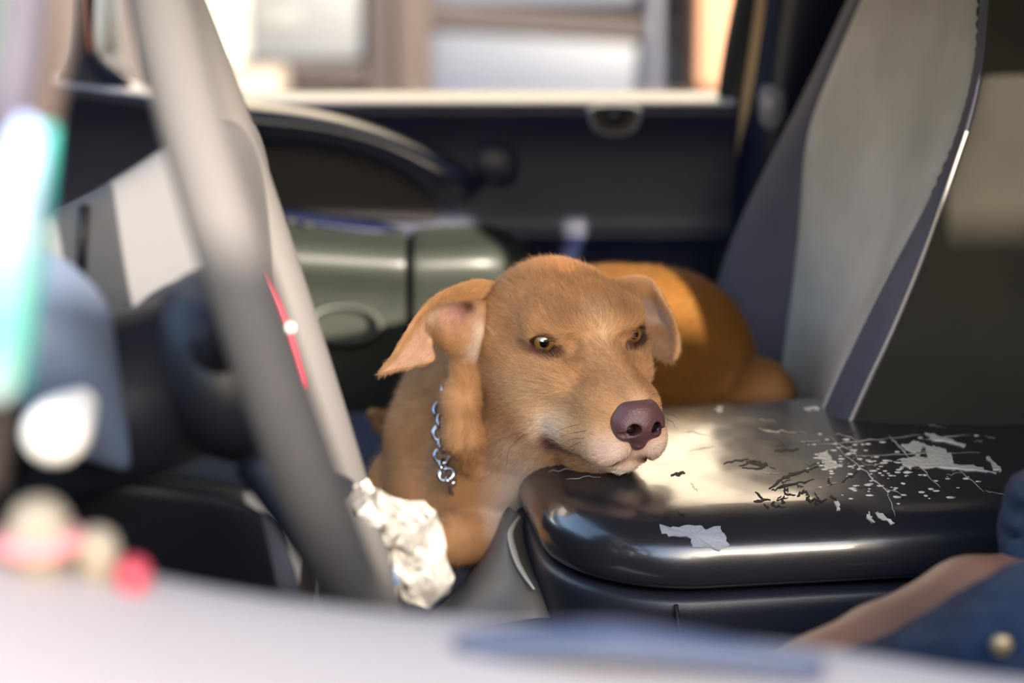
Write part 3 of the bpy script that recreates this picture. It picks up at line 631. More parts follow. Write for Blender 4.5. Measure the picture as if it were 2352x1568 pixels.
# ================================================================== NEAR EDGE: seals and a made-up band, trinkets on the sill
t = tube('trim_7', pspline([(64, -200, -.80), (44, 60, -.80), (16, 260, -.80), (-30, 520, -.79), (-90, 1000, -.77)], 30), [.0085] * 30, mat('purple grey seal', srgb(44, 42, 56), .7), seg=14); struct(t, 'purple grey seal on the near window edge')
t = tube('trim_8', pspline([(146, -200, -.79), (136, 30, -.79), (104, 230, -.785), (66, 420, -.78), (10, 800, -.77), (-20, 1120, -.76)], 30), [.0055] * 30, mat('brown seal', srgb(50, 40, 36), .7), seg=14); struct(t, 'brown seal on the near window edge')
t = tube('trim_9', pspline([(-6, -200, -.80), (-10, 60, -.80), (-30, 230, -.80)], 12), .007, mat('green seal', srgb(34, 54, 44), .7), seg=14); struct(t, 'green edge strip on the near window')
mst = mat('painted reflection colours', (.8, .85, .9), .7, .2); n = mst.node_tree.nodes; l = mst.node_tree.links
geo = n.new('ShaderNodeNewGeometry'); sx = n.new('ShaderNodeSeparateXYZ'); l.new(geo.outputs['Position'], sx.inputs[0])
mr = n.new('ShaderNodeMapRange'); z0 = at(40, 950, -.8)[2]; z1 = at(75, 270, -.8)[2]; mr.inputs[1].default_value = z0; mr.inputs[2].default_value = z1
l.new(sx.outputs[2], mr.inputs[0]); cr = n.new('ShaderNodeValToRGB'); e = cr.color_ramp.elements
e[0].position = 0; e[0].color = (*srgb(180, 182, 184), 1); e[1].position = 1; e[1].color = (*srgb(112, 132, 172), 1)
for p, c_ in ((.12, (140, 172, 166)), (.3, (104, 172, 160)), (.5, (136, 186, 174)), (.66, (168, 182, 196)), (.8, (150, 166, 196))):
    q = e.new(p); q.color = (*srgb(*c_), 1)
l.new(mr.outputs[0], cr.inputs[0]); l.new(cr.outputs[0], n['Principled BSDF'].inputs['Base Color'])
sp = empty('long_strip', tuple(at(30, 1000, -.8)), 'pale blue and aqua strap standing in for reflections at the near window edge', 'long_strip')  # made-up band; its colours stand in for glass-edge reflections
patch('band', [[(20, 250, -.80), (60, 262, -.805), (96, 275, -.80)], [(-40, 420, -.80), (30, 430, -.808), (88, 430, -.80)], [(-60, 600, -.80), (10, 600, -.808), (72, 600, -.80)], [(-60, 760, -.80), (0, 760, -.808), (56, 760, -.80)], [(-60, 920, -.80), (-10, 930, -.806), (30, 925, -.80)]], mst, sp, sub=2, solid=.004)
tube('turquoise_edge', pspline([(104, 290, -.797), (93, 430, -.797), (78, 600, -.797), (62, 760, -.797), (40, 900, -.797)], 16), .0035, mat('turquoise edging', srgb(40, 130, 124), .6), sp, seg=10)
def trinket(name, c, r, m, label, cap=None):
    t = empty(name, tuple(at(c[0], c[1] + 60, c[2])), label, 'trinket')
    rows = []; p = at(*c)
    for s, z in ((.1, 1), (.55, .88), (.85, .55), (1, .1), (.95, -.4), (.75, -.9), (.4, -1.6)):
        rows.append([tuple(p + np.array([r * s * math.cos(a), r * s * math.sin(a), r * z])) for a in [2 * math.pi * k / 12 for k in range(12)]])
    patch('knob', rows, m, t, sub=2, solid=0, closed=True, pix=False)
    if cap: tube('band', [p + np.array([r * 1.0 * math.cos(a), r * 1.0 * math.sin(a), -r * .35]) for a in [2 * math.pi * k / 24 for k in range(24)]], r * .3, cap, t, seg=10, closed=True)
M['pink'] = mat('pink plastic', srgb(214, 136, 138), .5); M['red'] = mat('red plastic', srgb(176, 60, 74), .5); M['cream'] = mat('cream plastic', srgb(146, 134, 116), .5)
trinket('pink_trinket', (90, 1215, -.75), .0135, M['cream'], 'cream and pink rounded trinket on the near door sill', M['pink'])
trinket('beige_trinket', (222, 1262, -.745), .0095, M['cream'], 'small plain beige rounded trinket between the pink and red ones')
trinket('red_trinket', (305, 1320, -.745), .0075, M['red'], 'small red rounded trinket on the near door sill')

# ================================================================== PLASTIC BAG
pb = empty('plastic_bag', tuple(at(900, 1500, -.2)), 'crumpled clear plastic bag in sunlight behind the steering wheel', 'bag')
M['plastic'] = mat('clear crinkled plastic', srgb(190, 187, 182), .08, .9, trans=.65, bump=.25, bscale=40)
M['plastic'].node_tree.nodes['Principled BSDF'].inputs['IOR'].default_value = 1.1
ol = [(776, 1130), (800, 1105), (835, 1095), (858, 1120), (900, 1140), (960, 1160), (1000, 1172), (1006, 1215), (1018, 1270), (1042, 1325), (1030, 1360), (985, 1390), (940, 1388), (920, 1372), (905, 1400), (890, 1460), (868, 1440), (840, 1380), (812, 1300), (785, 1200)]
cxy = np.array([905, 1250.]); rows = []
r7 = np.random.default_rng(11)
for s, dY in ((1, 0), (.93, -.014), (.8, -.024), (.62, -.032), (.42, -.036), (.2, -.04), (.04, -.04)):
    rows.append([(*(cxy + (np.array(p) - cxy) * s + r7.normal(size=2) * 9 * (1 if .1 < s < .99 else 0)), -.29 + dY + r7.normal() * .012 * (1 if s < .99 else 0)) for p in ol])
back = [[(p[0], p[1], -.29 + .03 * (1 - s) + .0) for p in [tuple(cxy + (np.array(q) - cxy) * s) for q in ol]] for s in (.05, .5, .85)]
bag = patch('film', back + rows, M['plastic'], pb, sub=1, solid=0, closed=True)
bag.data.polygons.foreach_set('use_smooth', [True] * len(bag.data.polygons))
bag.modifiers['sub'].subdivision_type = 'SIMPLE'; bag.modifiers['sub'].levels = 1; bag.modifiers['sub'].render_levels = 1
dtx = bpy.data.textures.new('crinkle', 'CLOUDS'); dtx.noise_scale = .03; dtx.noise_type = 'HARD_NOISE'
dm = bag.modifiers.new('crinkle', 'DISPLACE'); dm.texture = dtx; dm.strength = .003; dm.mid_level = .5
bag.data.polygons.foreach_set('use_smooth', [False] * len(bag.data.polygons))
bpy.context.view_layer.update(); BGV = BVHTree.FromObject(bag, bpy.context.evaluated_depsgraph_get())
M['print'] = mat('blue print', srgb(30, 92, 150), .4); M['printg'] = mat('green print', srgb(170, 200, 90), .4)
def stroke(pts, wd, m):
    P = []
    for q in spline([(x, y, 0) for x, y in pts], 14):
        d_ = Vector(ray(q[0], q[1])).normalized(); h = BGV.ray_cast(bag.matrix_world.inverted() @ Vector(CAM), d_)
        if h[0] is None: return
        P.append(bag.matrix_world @ h[0] - d_ * .0012)
    tube('print_mark', P, [wd * (.35 + .65 * math.sin(math.pi * (i + 1) / 16)) for i in range(14)], m, pb, seg=6)
a_ = [(884 + 5 * math.cos(t_), 1321 + 6.5 * math.sin(t_)) for t_ in [i * math.pi / 5 for i in range(11)]]
stroke(a_, .0008, M['print']); stroke([(890, 1312), (891, 1322), (897, 1330)], .0008, M['print'])
stroke([(894, 1310), (896, 1322), (898, 1328)], .0008, M['print']); stroke([(912, 1314), (900, 1322), (910, 1330)], .0008, M['print'])
stroke([(880, 1342), (886, 1336), (892, 1330)], .002, M['print']); stroke([(892, 1346), (902, 1340), (914, 1338)], .0026, M['print']); stroke([(872, 1310), (878, 1306), (884, 1302)], .0016, M['printg'])
stroke([(880, 1336), (876, 1342), (880, 1348)], .0008, M['print'])

# ================================================================== DRIVER (arm, sleeve, lap)
pe = empty('person', (.45, -.35, .9), 'seated person in rolled blue denim with one bare forearm lowered', 'person')
M['skin'] = mat('skin', srgb(124, 92, 78), .5, .4, sss=.05)
def sdfobj(name, build, lo, hi, step, m, parent, it=2, noise=None):
    f = Field(*[np.arange(l, h, step) for l, h in zip(lo, hi)]); build(f)
    v, q = f.mesh(); v = smooth_verts(v, q, it)
    if noise is not None: v = noise(v)
    me = npmesh(name, v * .001, q); return link(name, me, m, parent)
mm = lambda *p: at(*p) * 1000
def arm(f):
    el = mm(2440, 1392, -.27); wrx = mm(1800, 1570, -.40)
    md = mm(2230, 1402, -.31); m2 = mm(2020, 1492, -.35)
    f.chain([el, md, m2, wrx], [40, 33, 27, 22], 10)
    hd = wrx + np.array([-40, -14, -16]); f.ell((wrx + hd) / 2, (34, 30, 16), 10)
    d = np.array([-1, -.25, -.45]); d /= np.linalg.norm(d)
    for i, (off, ln) in enumerate(((-27, 26), (-14, 34), (0, 38), (13, 34), (24, 26))):
        b0 = wrx + d * 48 + np.array([0, off, 0])
        if i == 0: b0 = wrx + d * 22 + np.array([0, -28, 2])
        p1_ = b0 + d * ln * .6 + np.array([0, off * .15, 2]); p2_ = p1_ + d * ln * .5 + np.array([0, 0, -12]); p3_ = p2_ + d * ln * .25 + np.array([0, 0, -14])
        f.chain([b0 - d * 14, b0, p1_, p2_, p3_], [9, 9, 8.5, 8, 7], 3, k0=8)
    sh = el + np.array([190, 30, 70]); f.chain([el, sh], [38, 46], 10)
    f.chain([sh + np.array([60, -60, -40]), sh + np.array([40, -110, -200])], [90, 110], 30)
sdfobj('body', arm, (-80, -680, 780), (640, -60, 1500), 6, M['skin'], pe, 3)
def slv(f):
    a = mm(2510, 1185, -.24); b_ = mm(2452, 1205, -.25); c_ = mm(2425, 1300, -.262)
    sh = mm(2440, 1370, -.27) + np.array([190, 30, 70])
    f.chain([sh, a, b_], [60, 48, 42], 12); f.chain([b_, c_], [44, 36], 6)
    f.ell(mm(2440, 1130, -.26), (36, 38, 9), 2.5); f.ell(mm(2436, 1195, -.262), (40, 44, 9), 2.5); f.ell(mm(2428, 1255, -.266), (38, 42, 8), 2.5); f.ell(mm(2330, 1268, -.29), (10, 10, 9), 3)
    f.chain([sh + np.array([60, -60, -40]), sh + np.array([40, -110, -200])], [100, 120], 30)
def wr_(v): 
    n_ = vnoise(v / 22, 3); d_ = v - v.mean(0); return v + (n_[:, None] * 2.6 + 1.8 * vnoise(v / 9, 8)[:, None]) * d_ / np.linalg.norm(d_, axis=1, keepdims=True)
sdfobj('denim_shirt', slv, (200, -680, 780), (700, -60, 1500), 5, M['denim'], pe, 2, wr_)
def lap(f):
    hip = mm(2900, 1560, -.36); kn = mm(1900, 1790, -.42)
    f.chain([hip, mm(2420, 1560, -.46), kn], [80, 62, 60], 20); f.chain([mm(2900, 1560, -.2), mm(1900, 1790, -.22)], [80, 62], 20)
    f.chain([mm(2120, 1590, -.45), mm(2230, 1530, -.45), mm(2352, 1440, -.45), mm(2480, 1370, -.44)], [10, 12, 14, 16], 10)
    f.chain([mm(2360, 1570, -.47), mm(2450, 1490, -.46)], [26, 30], 16)
    f.chain([kn, kn + np.array([-120, 0, -200])], [62, 50], 12)
sdfobj('jeans', lap, (-60, -700, 640), (760, -60, 1180), 6, M['denim'], pe, 2, wr_)
sph('button', at(2300, 1482, -.51), (.006, .003, .006), mat('brass button', srgb(150, 132, 104), .4, metal=.6), pe)
dsx = empty('driver_seat', (.5, -.4, .62), 'dark driver seat under the seated person', 'seat')
for nm_, x0, x1, z0_, z1_ in (('cushion', .02, .62, .70, .865), ('backrest', .66, .80, .80, 1.32)):
    b = box(nm_, (x0, -.66, z0_), (x1, -.16, z1_), M['seat_dark'], dsx, .05)
box('seat_base', (.1, -.6, .62), (.6, -.2, .71), M['dark'], dsx, .01)
# ================================================================== DOG
PSI, PP = math.radians(24), math.radians(3)
HF = np.array([math.sin(PSI) * math.cos(PP), -math.cos(PSI) * math.cos(PP), -math.sin(PP)]); HR = np.array([math.cos(PSI), math.sin(PSI), 0]); HU = np.cross(HF, HR)
HB = np.array([HR, HF, HU]); HO = np.array([.0605, 0, 1.134])
def toL(p): return HB @ (np.asarray(p) - HO) * 1000
def L(px, py, Y): return toL(at(px, py, Y))
def toW(v): return HO + (np.asarray(v) @ HB) * .001
dog = empty('dog', tuple(at(1350, 1150, .2) * np.array([1, 1, 0]) + np.array([0, 0, .95])), 'tan short-haired dog lying on the seat with its chin on the console lid', 'dog')
def axis(lo, f0, f1, hi, fine, coarse):
    a = np.arange(f0, f1, fine); left = np.arange(f0 - coarse, lo, -coarse)[::-1]; right = np.arange(a[-1] + coarse, hi, coarse)
    return np.concatenate([left, a, right])
FD = Field(axis(-300, -82, 82, 420, 1.5, 5), axis(-560, -110, 104, 110, 1.5, 5), axis(-330, -112, 66, 110, 1.5, 5))
f = FD
# --- trunk, neck, legs (positions from the pose: chest left of the console, back and hip behind it)
ch = L(1090, 1030, .17); sh_ = L(1190, 900, .25); hp = L(1515, 832, .33)
f.ell(ch, (64, 80, 92), 20)
f.chain([L(1130, 980, .20), sh_, L(1380, 850, .30), hp], [74, 88, 86, 88], 40)
f.ell(L(1560, 900, .33), (62, 66, 62), 30)
f.ell(L(1745, 912, .27), (29, 36, 34), 5); f.chain([L(1748, 915, .28), L(1640, 1000, .25)], [28, 34], 16)   # thigh / stifle
f.chain([(0, -70, -10), L(1150, 860, .15), L(1110, 980, .16)], [56, 62, 66], 30)      # neck
f.chain([(-12, -30, -62), L(1150, 1060, .09), L(1100, 1120, .10)], [46, 46, 46], 24)   # throat
f.chain([L(1068, 835, .04), L(1054, 920, .025), L(1060, 1005, .025), L(1074, 1062, .04)], [9, 14, 15, 9], 7)   # loose neck skin
f.chain([L(985, 1010, .14), L(985, 1120, .12), L(1020, 1190, .10)], [38, 32, 26], 18)   # shoulder of near foreleg
f.chain([L(1020, 1190, .10), L(1150, 1205, .07), L(1120, 1238, .05), L(1040, 1240, .035), L(960, 1245, .025)], [22, 20, 20, 19, 16], 8)   # near foreleg
f.chain([L(950, 1120, .16), L(905, 1098, .15), L(884, 1150, .14), L(880, 1200, .13)], [26, 19, 18, 16], 12)   # other elbow
f.ell(L(940, 1250, .012), (20, 18, 14), 8)                                                  # paw
for k in range(4): f.cap(L(930, 1228 + k * 9, .018 - k * .004), L(905, 1232 + k * 9, .014 - k * .004), 8, 7, 4)
f.chain([L(1000, 1010, .34), L(930, 992, .32), L(880, 970, .31), L(852, 946, .30)], [14, 11, 9, 5], 8)          # tail
# --- head
f.ell((0, -52, -13), (62, 64, 45), 20)                     # cranium
f.ell((0, -24, 12), (48, 44, 18), 16)                     # forehead
for s in (-1, 1):
    f.ell((s * 32, -14, 15), (14, 14, 10), 14)             # brow
    f.ell((s * 40, -40, -34), (21, 44, 38), 20)           # cheek muscle
    f.ell((s * 31, 0, -27), (18, 28, 17), 14)             # cheekbone below the eye
f.cap((0, 0, -36), (0, 55, -51), 35, 26.5, 14, sq=(.98, 1, 1))    # muzzle
f.cap((0, 4, -6), (0, 74, -30), 16, 13, 12)               # bridge
for s in (-1, 1):
    f.ell((s * 14, 64, -60), (16, 21, 18), 10)            # upper lip pads
    f.cap((s * 24, 14, -66), (s * 17, 62, -66), 15, 15, 10)   # flews
    f.ell((s * 16, 46, -36), (14, 30, 14), 10)
f.cap((0, 10, -80), (0, 58, -80), 24, 14, 3, sq=(1.1, 1, .75))  # lower jaw
f.cap((0, -50, -66), (0, 15, -78), 34, 25, 16)           # jaw angle
f.ell((0, 71, -43), (15, 9, 14), 4)                      # under the nose leather
f.cap((0, 82, -58), (0, 78, -72), 1.6, 1.2, 3, 'sub')      # philtrum
# stop, furrow and temple hollows
f.cap((0, 0, 32), (0, -44, 44), 3, 3, 14, 'sub')
for s in (-1, 1):
    f.ell((s * 62, -30, 12), (6, 22, 14), 18, 'sub')
# mouth line along the flews
for s in (-1, 1):
    f.chain([(s * 37, 12, -80), (s * 31, 36, -82), (s * 22, 62, -80), (s * 10, 78, -76), (s * 0, 82, -74)], [2.4, 1.8, 1.6, 1.4, 1.4], 3, 'sub')
# eyes: socket bulge, then almond opening
EYE = {}
RE = 12.2
for s in (-1, 1):
    ec = np.array([s * 37, -9.5, -1.0]); EYE[s] = ec
    f.ell(ec, (RE + 2.4,) * 3, 5); f.cap((s * 22, 14, -2), (s * 24, 15, -7), 2.5, 2.5, 12, 'sub')
    out = np.array([s * .2, .97, .06]); out /= np.linalg.norm(out)
    ta = np.array([s * .97, -.2, .0]); ta += np.array([0, 0, .34]); ta -= out * (ta @ out); ta /= np.linalg.norm(ta)   # towards outer corner
    tb = np.cross(out, ta); tb = tb if tb[2] > 0 else -tb
    EYE[(s, 'f')] = (out, ta, tb)
    def cut(X, Y, Z, ec=ec, out=out, ta=ta, tb=tb):
        x, y, z = X - ec[0], Y - ec[1], Z - ec[2]
        a = x * ta[0] + y * ta[1] + z * ta[2] + 1.2; b_ = x * tb[0] + y * tb[1] + z * tb[2]; d_ = x * out[0] + y * out[1] + z * out[2]
        q = np.clip(1 - (a / 12.6) ** 2, 0, 1); h = 5.9 * q ** .8
        dd = np.maximum(np.abs(b_ + .3 + .012 * a * a) - h, np.abs(a) - 12.6)
        return np.maximum(dd * .8, 3 - d_)
    f.custom(ec - 22, ec + 22, cut, 1.4, 'sub')
    # inside of the socket
    f.ell(ec - out * .3, (RE + .15,) * 3, .8, 'sub')
dv, dq = FD.mesh(); dv = smooth_verts(dv, dq, 2, .45)
# ---- coat colour by place on the body, with trunk shade painted in
def lin(*c): return np.array(srgb(*c))
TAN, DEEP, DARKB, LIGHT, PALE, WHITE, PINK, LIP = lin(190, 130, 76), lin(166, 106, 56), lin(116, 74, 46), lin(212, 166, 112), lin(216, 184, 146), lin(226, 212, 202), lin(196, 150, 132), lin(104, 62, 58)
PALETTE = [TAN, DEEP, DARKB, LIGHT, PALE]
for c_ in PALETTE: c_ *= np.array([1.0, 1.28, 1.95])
def g3(p, c, r): return np.exp(-(((p - np.array(c)) / np.array(r)) ** 2).sum(1))
def coat(p):
    n = len(p); c = np.tile(TAN, (n, 1))
    def mix(wt, col): 
        nonlocal c
        wt = np.clip(wt, 0, 1)[:, None]; c = c * (1 - wt) + col * wt
    nz = vnoise(p / 30, 5)
    mix(.25 + .25 * nz, DEEP)
    q = p.copy(); q[:, 0] = np.abs(q[:, 0])
    body = np.clip((-p[:, 1] - 110) / 50, 0, 1); mix(.96 * body * np.clip((p[:, 0] + 60) / 80, .25, 1), lin(88, 55, 10)); mix(.8 * g3(p, L(1745, 912, .26), (34, 40, 38)), lin(120, 84, 52))  # trunk coat darkened: deep shade put into the colour
    mix(.5 * g3(q, (0, -60, 52), (60, 50, 22)), lin(172, 116, 70))
    mix(.6 * g3(q, (26, 2, 18), (13, 16, 11)), DARKB)          # darker brow fur
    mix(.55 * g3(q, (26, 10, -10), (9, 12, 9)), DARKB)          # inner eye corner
    mix(.5 * g3(q, (0, 12, 8), (11, 20, 26)), LIGHT)             # blaze between the eyes
    mix(.5 * g3(q, (20, 30, -26), (14, 22, 12)), lin(140, 92, 56))
    mix(.55 * g3(q, (42, -8, -36), (24, 26, 16)), LIGHT)
    mix(.75 * g3(q, (36, 22, -56), (18, 30, 20)), LIGHT)
    mix(.8 * g3(q, (26, 58, -52), (16, 22, 16)), lin(218, 170, 116))
    mix(.6 * g3(q, (40, 12, -66), (12, 18, 14)), PALE)
    mix(.95 * g3(q, (17, 76, -66), (20, 22, 14)), lin(226, 204, 192))
    mix(.85 * g3(q, (0, 90, -62), (10, 12, 10)), PINK)
    mix(1.0 * g3(q, (0, 72, -90), (30, 26, 9)), WHITE)           # chin
    mix(.8 * g3(q, (0, 84, -28), (9, 12, 6)), lin(190, 160, 140))
    mix(.55 * g3(q, (0, 52, -18), (13, 30, 11)), lin(156, 116, 88)); mix(.4 * g3(q, (44, -26, 4), (14, 20, 12)), lin(150, 104, 66))
    thr = np.clip((-62 - p[:, 2]) / 26, 0, 1) * np.clip((6 - p[:, 1]) / 40, 0, 1) * np.clip((p[:, 1] + 130) / 40, 0, 1) * np.clip((p[:, 0] + 66) / 24, 0, 1)
    mix(.8 * thr, PALE)
    for s in (-1, 1):                                            # dark lip line
        P = np.array([(s * 38, 10, -80), (s * 31, 36, -82), (s * 22, 62, -80), (s * 10, 78, -76), (0, 82, -74)], float)
        dm_ = np.full(n, 99.)
        for i in range(4):
            ab = P[i + 1] - P[i]; h = np.clip(((p - P[i]) @ ab) / (ab @ ab), 0, 1); dm_ = np.minimum(dm_, np.linalg.norm(p - P[i] - h[:, None] * ab, axis=1))
        wd = 3.2 + 4.5 * np.clip((40 - p[:, 1]) / 30, 0, 1)
        mix(np.clip(1.6 - dm_ / wd, 0, 1) * .95, LIP)
        out, ta, tb = EYE[(s, 'f')]; d_ = p - EYE[s]; a = d_ @ ta + 1.2; b_ = d_ @ tb + .3 + .012 * a * a
        h = 5.9 * np.clip(1 - (a / 12.6) ** 2, 0, 1) ** .8; e_ = np.maximum(np.abs(b_) - h, np.abs(a) - 12.6)
        near_ = (d_ @ out > -2) & (np.linalg.norm(d_, axis=1) < 24)
        low = (b_ < 0)
        mix(np.where(near_, np.clip(1.6 - e_ / np.where(low, 4.4, 2.4), 0, 1) * np.clip(1.75 - np.abs(a) / 13, .1, 1), 0), lin(72, 46, 42))
    # whisker spots
    for s in (-1, 1):
        for i in range(4):
            for k in range(4):
                mix(.75 * g3(p, (s * (22 + 2 * i), 72 - 8 * k, -50 - 6 * i), (1.6, 2, 1.3)), DARKB)
    return c
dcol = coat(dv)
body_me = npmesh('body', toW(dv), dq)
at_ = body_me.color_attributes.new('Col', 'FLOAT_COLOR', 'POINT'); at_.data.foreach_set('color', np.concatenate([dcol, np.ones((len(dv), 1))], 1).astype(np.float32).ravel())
def attrmat(name, rough=.6, spec=.25, dark=1.0, sheen=0.0, trl=0):
    m = bpy.data.materials.new(name); m.use_nodes = True; n = m.node_tree.nodes; l = m.node_tree.links; b = n['Principled BSDF']
    a = n.new('ShaderNodeAttribute'); a.attribute_name = 'Col'
    mx = n.new('ShaderNodeMix'); mx.data_type = 'RGBA'; mx.blend_type = 'MULTIPLY'; mx.inputs[0].default_value = 1
    mx.inputs[7].default_value = (dark, dark, dark, 1); l.new(a.outputs['Color'], mx.inputs[6]); l.new(mx.outputs[2], b.inputs['Base Color'])
    b.inputs['Roughness'].default_value = rough; b.inputs['Specular IOR Level'].default_value = spec; b.inputs['Sheen Weight'].default_value = sheen
    return m
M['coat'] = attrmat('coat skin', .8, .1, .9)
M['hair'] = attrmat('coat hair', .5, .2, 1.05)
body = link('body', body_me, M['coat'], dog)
# ---- ears: folded flaps with their own thickness, furred
def bicubic(grid, nu, nv_):
    rows = [spline([at(*p) for p in r], nv_) for r in grid]
    cols = [spline([rows[i][j] for i in range(len(rows))], nu) for j in range(nv_)]
    return np.array(cols)                                   # (nv, nu, 3)
EARS = []
def earmesh(name, grid, colfn, thick=3.2, parent=dog, nu=40, nv_=56):
    S = toL_many(bicubic(grid, nu, nv_)); nv2, nu2 = S.shape[:2]
    du = np.gradient(S, axis=1); dv_ = np.gradient(S, axis=0); N = np.cross(du, dv_); N /= np.maximum(np.linalg.norm(N, axis=2), 1e-6)[..., None]
    camL = toL(CAM); flip = np.sign(((camL - S) * N).sum(2).mean()); N *= flip
    tt, ss = np.meshgrid(np.linspace(0, 1, nu2), np.linspace(0, 1, nv2)); 
    edge = np.minimum(np.minimum(tt, 1 - tt) * nu2, np.minimum(ss, 1 - ss) * nv2); th = thick * np.clip(.25 + edge / 4, 0, 1)
    fr = S + N * th[..., None] * .5; bk = S - N * th[..., None] * .5
    V_ = np.concatenate([fr.reshape(-1, 3), bk.reshape(-1, 3)]); K = nv2 * nu2; Q = []
    idx = np.arange(K).reshape(nv2, nu2)
    q = np.stack([idx[:-1, :-1], idx[:-1, 1:], idx[1:, 1:], idx[1:, :-1]], -1).reshape(-1, 4)
    if flip < 0: q = q[:, ::-1]
    Q = [q, q[:, ::-1] + K]
    ring = np.concatenate([idx[0, :], idx[1:, -1], idx[-1, -2::-1], idx[-2:0:-1, 0]]); r2 = np.roll(ring, -1)
    e = np.stack([ring, ring + K, r2 + K, r2], 1); Q.append(e if flip > 0 else e[:, ::-1]); Q = np.concatenate(Q)
    c = colfn(ss, tt, S).reshape(-1, 3); nz = 1 + .12 * vnoise(V_[:K] / 5, 9)[:, None]
    C = np.concatenate([c * nz, np.tile(TAN * .9, (K, 1))])
    me = npmesh(name, toW(V_), Q)
    a_ = me.color_attributes.new('Col', 'FLOAT_COLOR', 'POINT'); a_.data.foreach_set('color', np.concatenate([C, np.ones((len(C), 1))], 1).astype(np.float32).ravel())
    o = link(name, me, M['coat'], parent); EARS.append((V_, Q, C)); return o
def toL_many(P): return ((P - HO) @ HB.T) * 1000
def sst(a, b_, x): 
    t = np.clip((x - a) / (b_ - a), 0, 1); return t * t * (3 - 2 * t)
def blend(c, w_, col): return c * (1 - w_[..., None]) + col * w_[..., None]
EIN, EGREY, EPINK, EDARK = lin(206, 168, 142), lin(184, 160, 150), lin(186, 140, 134), lin(78, 46, 40)
ETAN = TAN * .95
def c_left(s, t, S):      # s along the ear to the tip, t helix -> lower edge
    c = np.tile(ETAN, (*s.shape, 1)); w_ = sst(.16, .34, t) * (1 - sst(.9, .99, t)) * sst(.25, .4, s) * (1 - sst(.86, .96, s)); c = blend(c, .9 * w_, EIN)
    return blend(c, .35 * np.exp(-((t - .6) / .12) ** 2) * np.exp(-((s - .62) / .1) ** 2), EPINK)
e1 = earmesh('ear',
 [[(1165, 654, .070), (1104, 640, .050), (1052, 653, .036), (1005, 675, .022), (964, 714, .010), (930, 764, .002), (900, 814, -.002), (876, 846, -.004), (868, 856, -.004)],
  [(1160, 690, .070), (1094, 684, .056), (1042, 690, .046), (1000, 706, .030), (968, 744, .016), (942, 788, .006), (912, 828, .000), (882, 850, -.003), (871, 859, -.003)],
  [(1150, 740, .072), (1084, 716, .062), (1032, 714, .054), (996, 728, .036), (978, 770, .020), (966, 812, .008), (932, 838, .001), (888, 853, -.003), (873, 860, -.003)],
  [(1140, 780, .070), (1078, 740, .062), (1028, 732, .056), (996, 750, .036), (994, 792, .016), (998, 826, .004), (956, 841, .000), (895, 852, -.003), (874, 859, -.003)]], c_left)
def c_conch(s, t, S):
    c = np.tile(ETAN * .95, (*s.shape, 1))
    c = blend(c, .9 * np.exp(-((s - .50) / .26) ** 2 - ((t - .30) / .2) ** 2), EPINK)
    c = blend(c, .8 * np.exp(-((s - .92) / .12) ** 2 - ((t - .30) / .2) ** 2), lin(214, 190, 160))
    c = blend(c, .95 * np.exp(-((s - .34) / .13) ** 2 - ((t - .16) / .12) ** 2), EDARK)
    return blend(c, .6 * np.exp(-((s - .1) / .14) ** 2 - ((t - .6) / .3) ** 2), PALE)
earmesh('ear_fold',
 [[(1116, 690, .046), (1076, 690, .042), (1030, 696, .036), (995, 708, .032)],
  [(1116, 716, .036), (1076, 712, .030), (1026, 707, .014), (984, 722, .020)],
  [(1114, 750, .028), (1072, 740, .023), (1020, 735, .008), (977, 740, .018)],
  [(1108, 790, .026), (1066, 774, .015), (1022, 765, .008), (987, 763, .021)],
  [(1098, 832, .032), (1058, 808, .022), (1024, 790, .016), (998, 781, .028)],
  [(1090, 868, .050), (1052, 838, .038), (1028, 806, .032), (1010, 790, .040)]], c_conch, parent=e1)
def c_right(s, t, S):     # t: levels downwards, s: left -> right
    c = np.tile(ETAN, (*s.shape, 1))
    c = blend(c, .95 * sst(.2, .3, t) * (1 - sst(.52, .56, t)) * (1 - sst(.86, .96, s)), EGREY)
    c = blend(c, .8 * sst(.52, .6, t) * (1 - sst(.86, .97, s)) * (1 - sst(.92, .99, t)), lin(150, 118, 98))
    return blend(c, .7 * np.exp(-((t - .53) / .035) ** 2) * (1 - sst(.8, .95, s)), DEEP)
earmesh('ear',
 [[(1405, 640, .100), (1455, 631, .082), (1490, 637, .074), (1513, 661, .068)],
  [(1420, 664, .100), (1470, 658, .084), (1500, 668, .078), (1527, 690, .066)],
  [(1440, 694, .100), (1485, 690, .088), (1512, 700, .084), (1541, 716, .064)],
  [(1462, 728, .100), (1498, 728, .094), (1524, 735, .090), (1551, 742, .064)],
  [(1470, 756, .098), (1504, 758, .090), (1532, 764, .078), (1561, 780, .060)],
  [(1478, 780, .090), (1508, 790, .080), (1538, 796, .070), (1562, 806, .058)],
  [(1490, 806, .082), (1516, 814, .074), (1538, 820, .066), (1552, 822, .058)],
  [(1514, 822, .074), (1528, 828, .068), (1540, 830, .064), (1546, 829, .060)]], c_right)
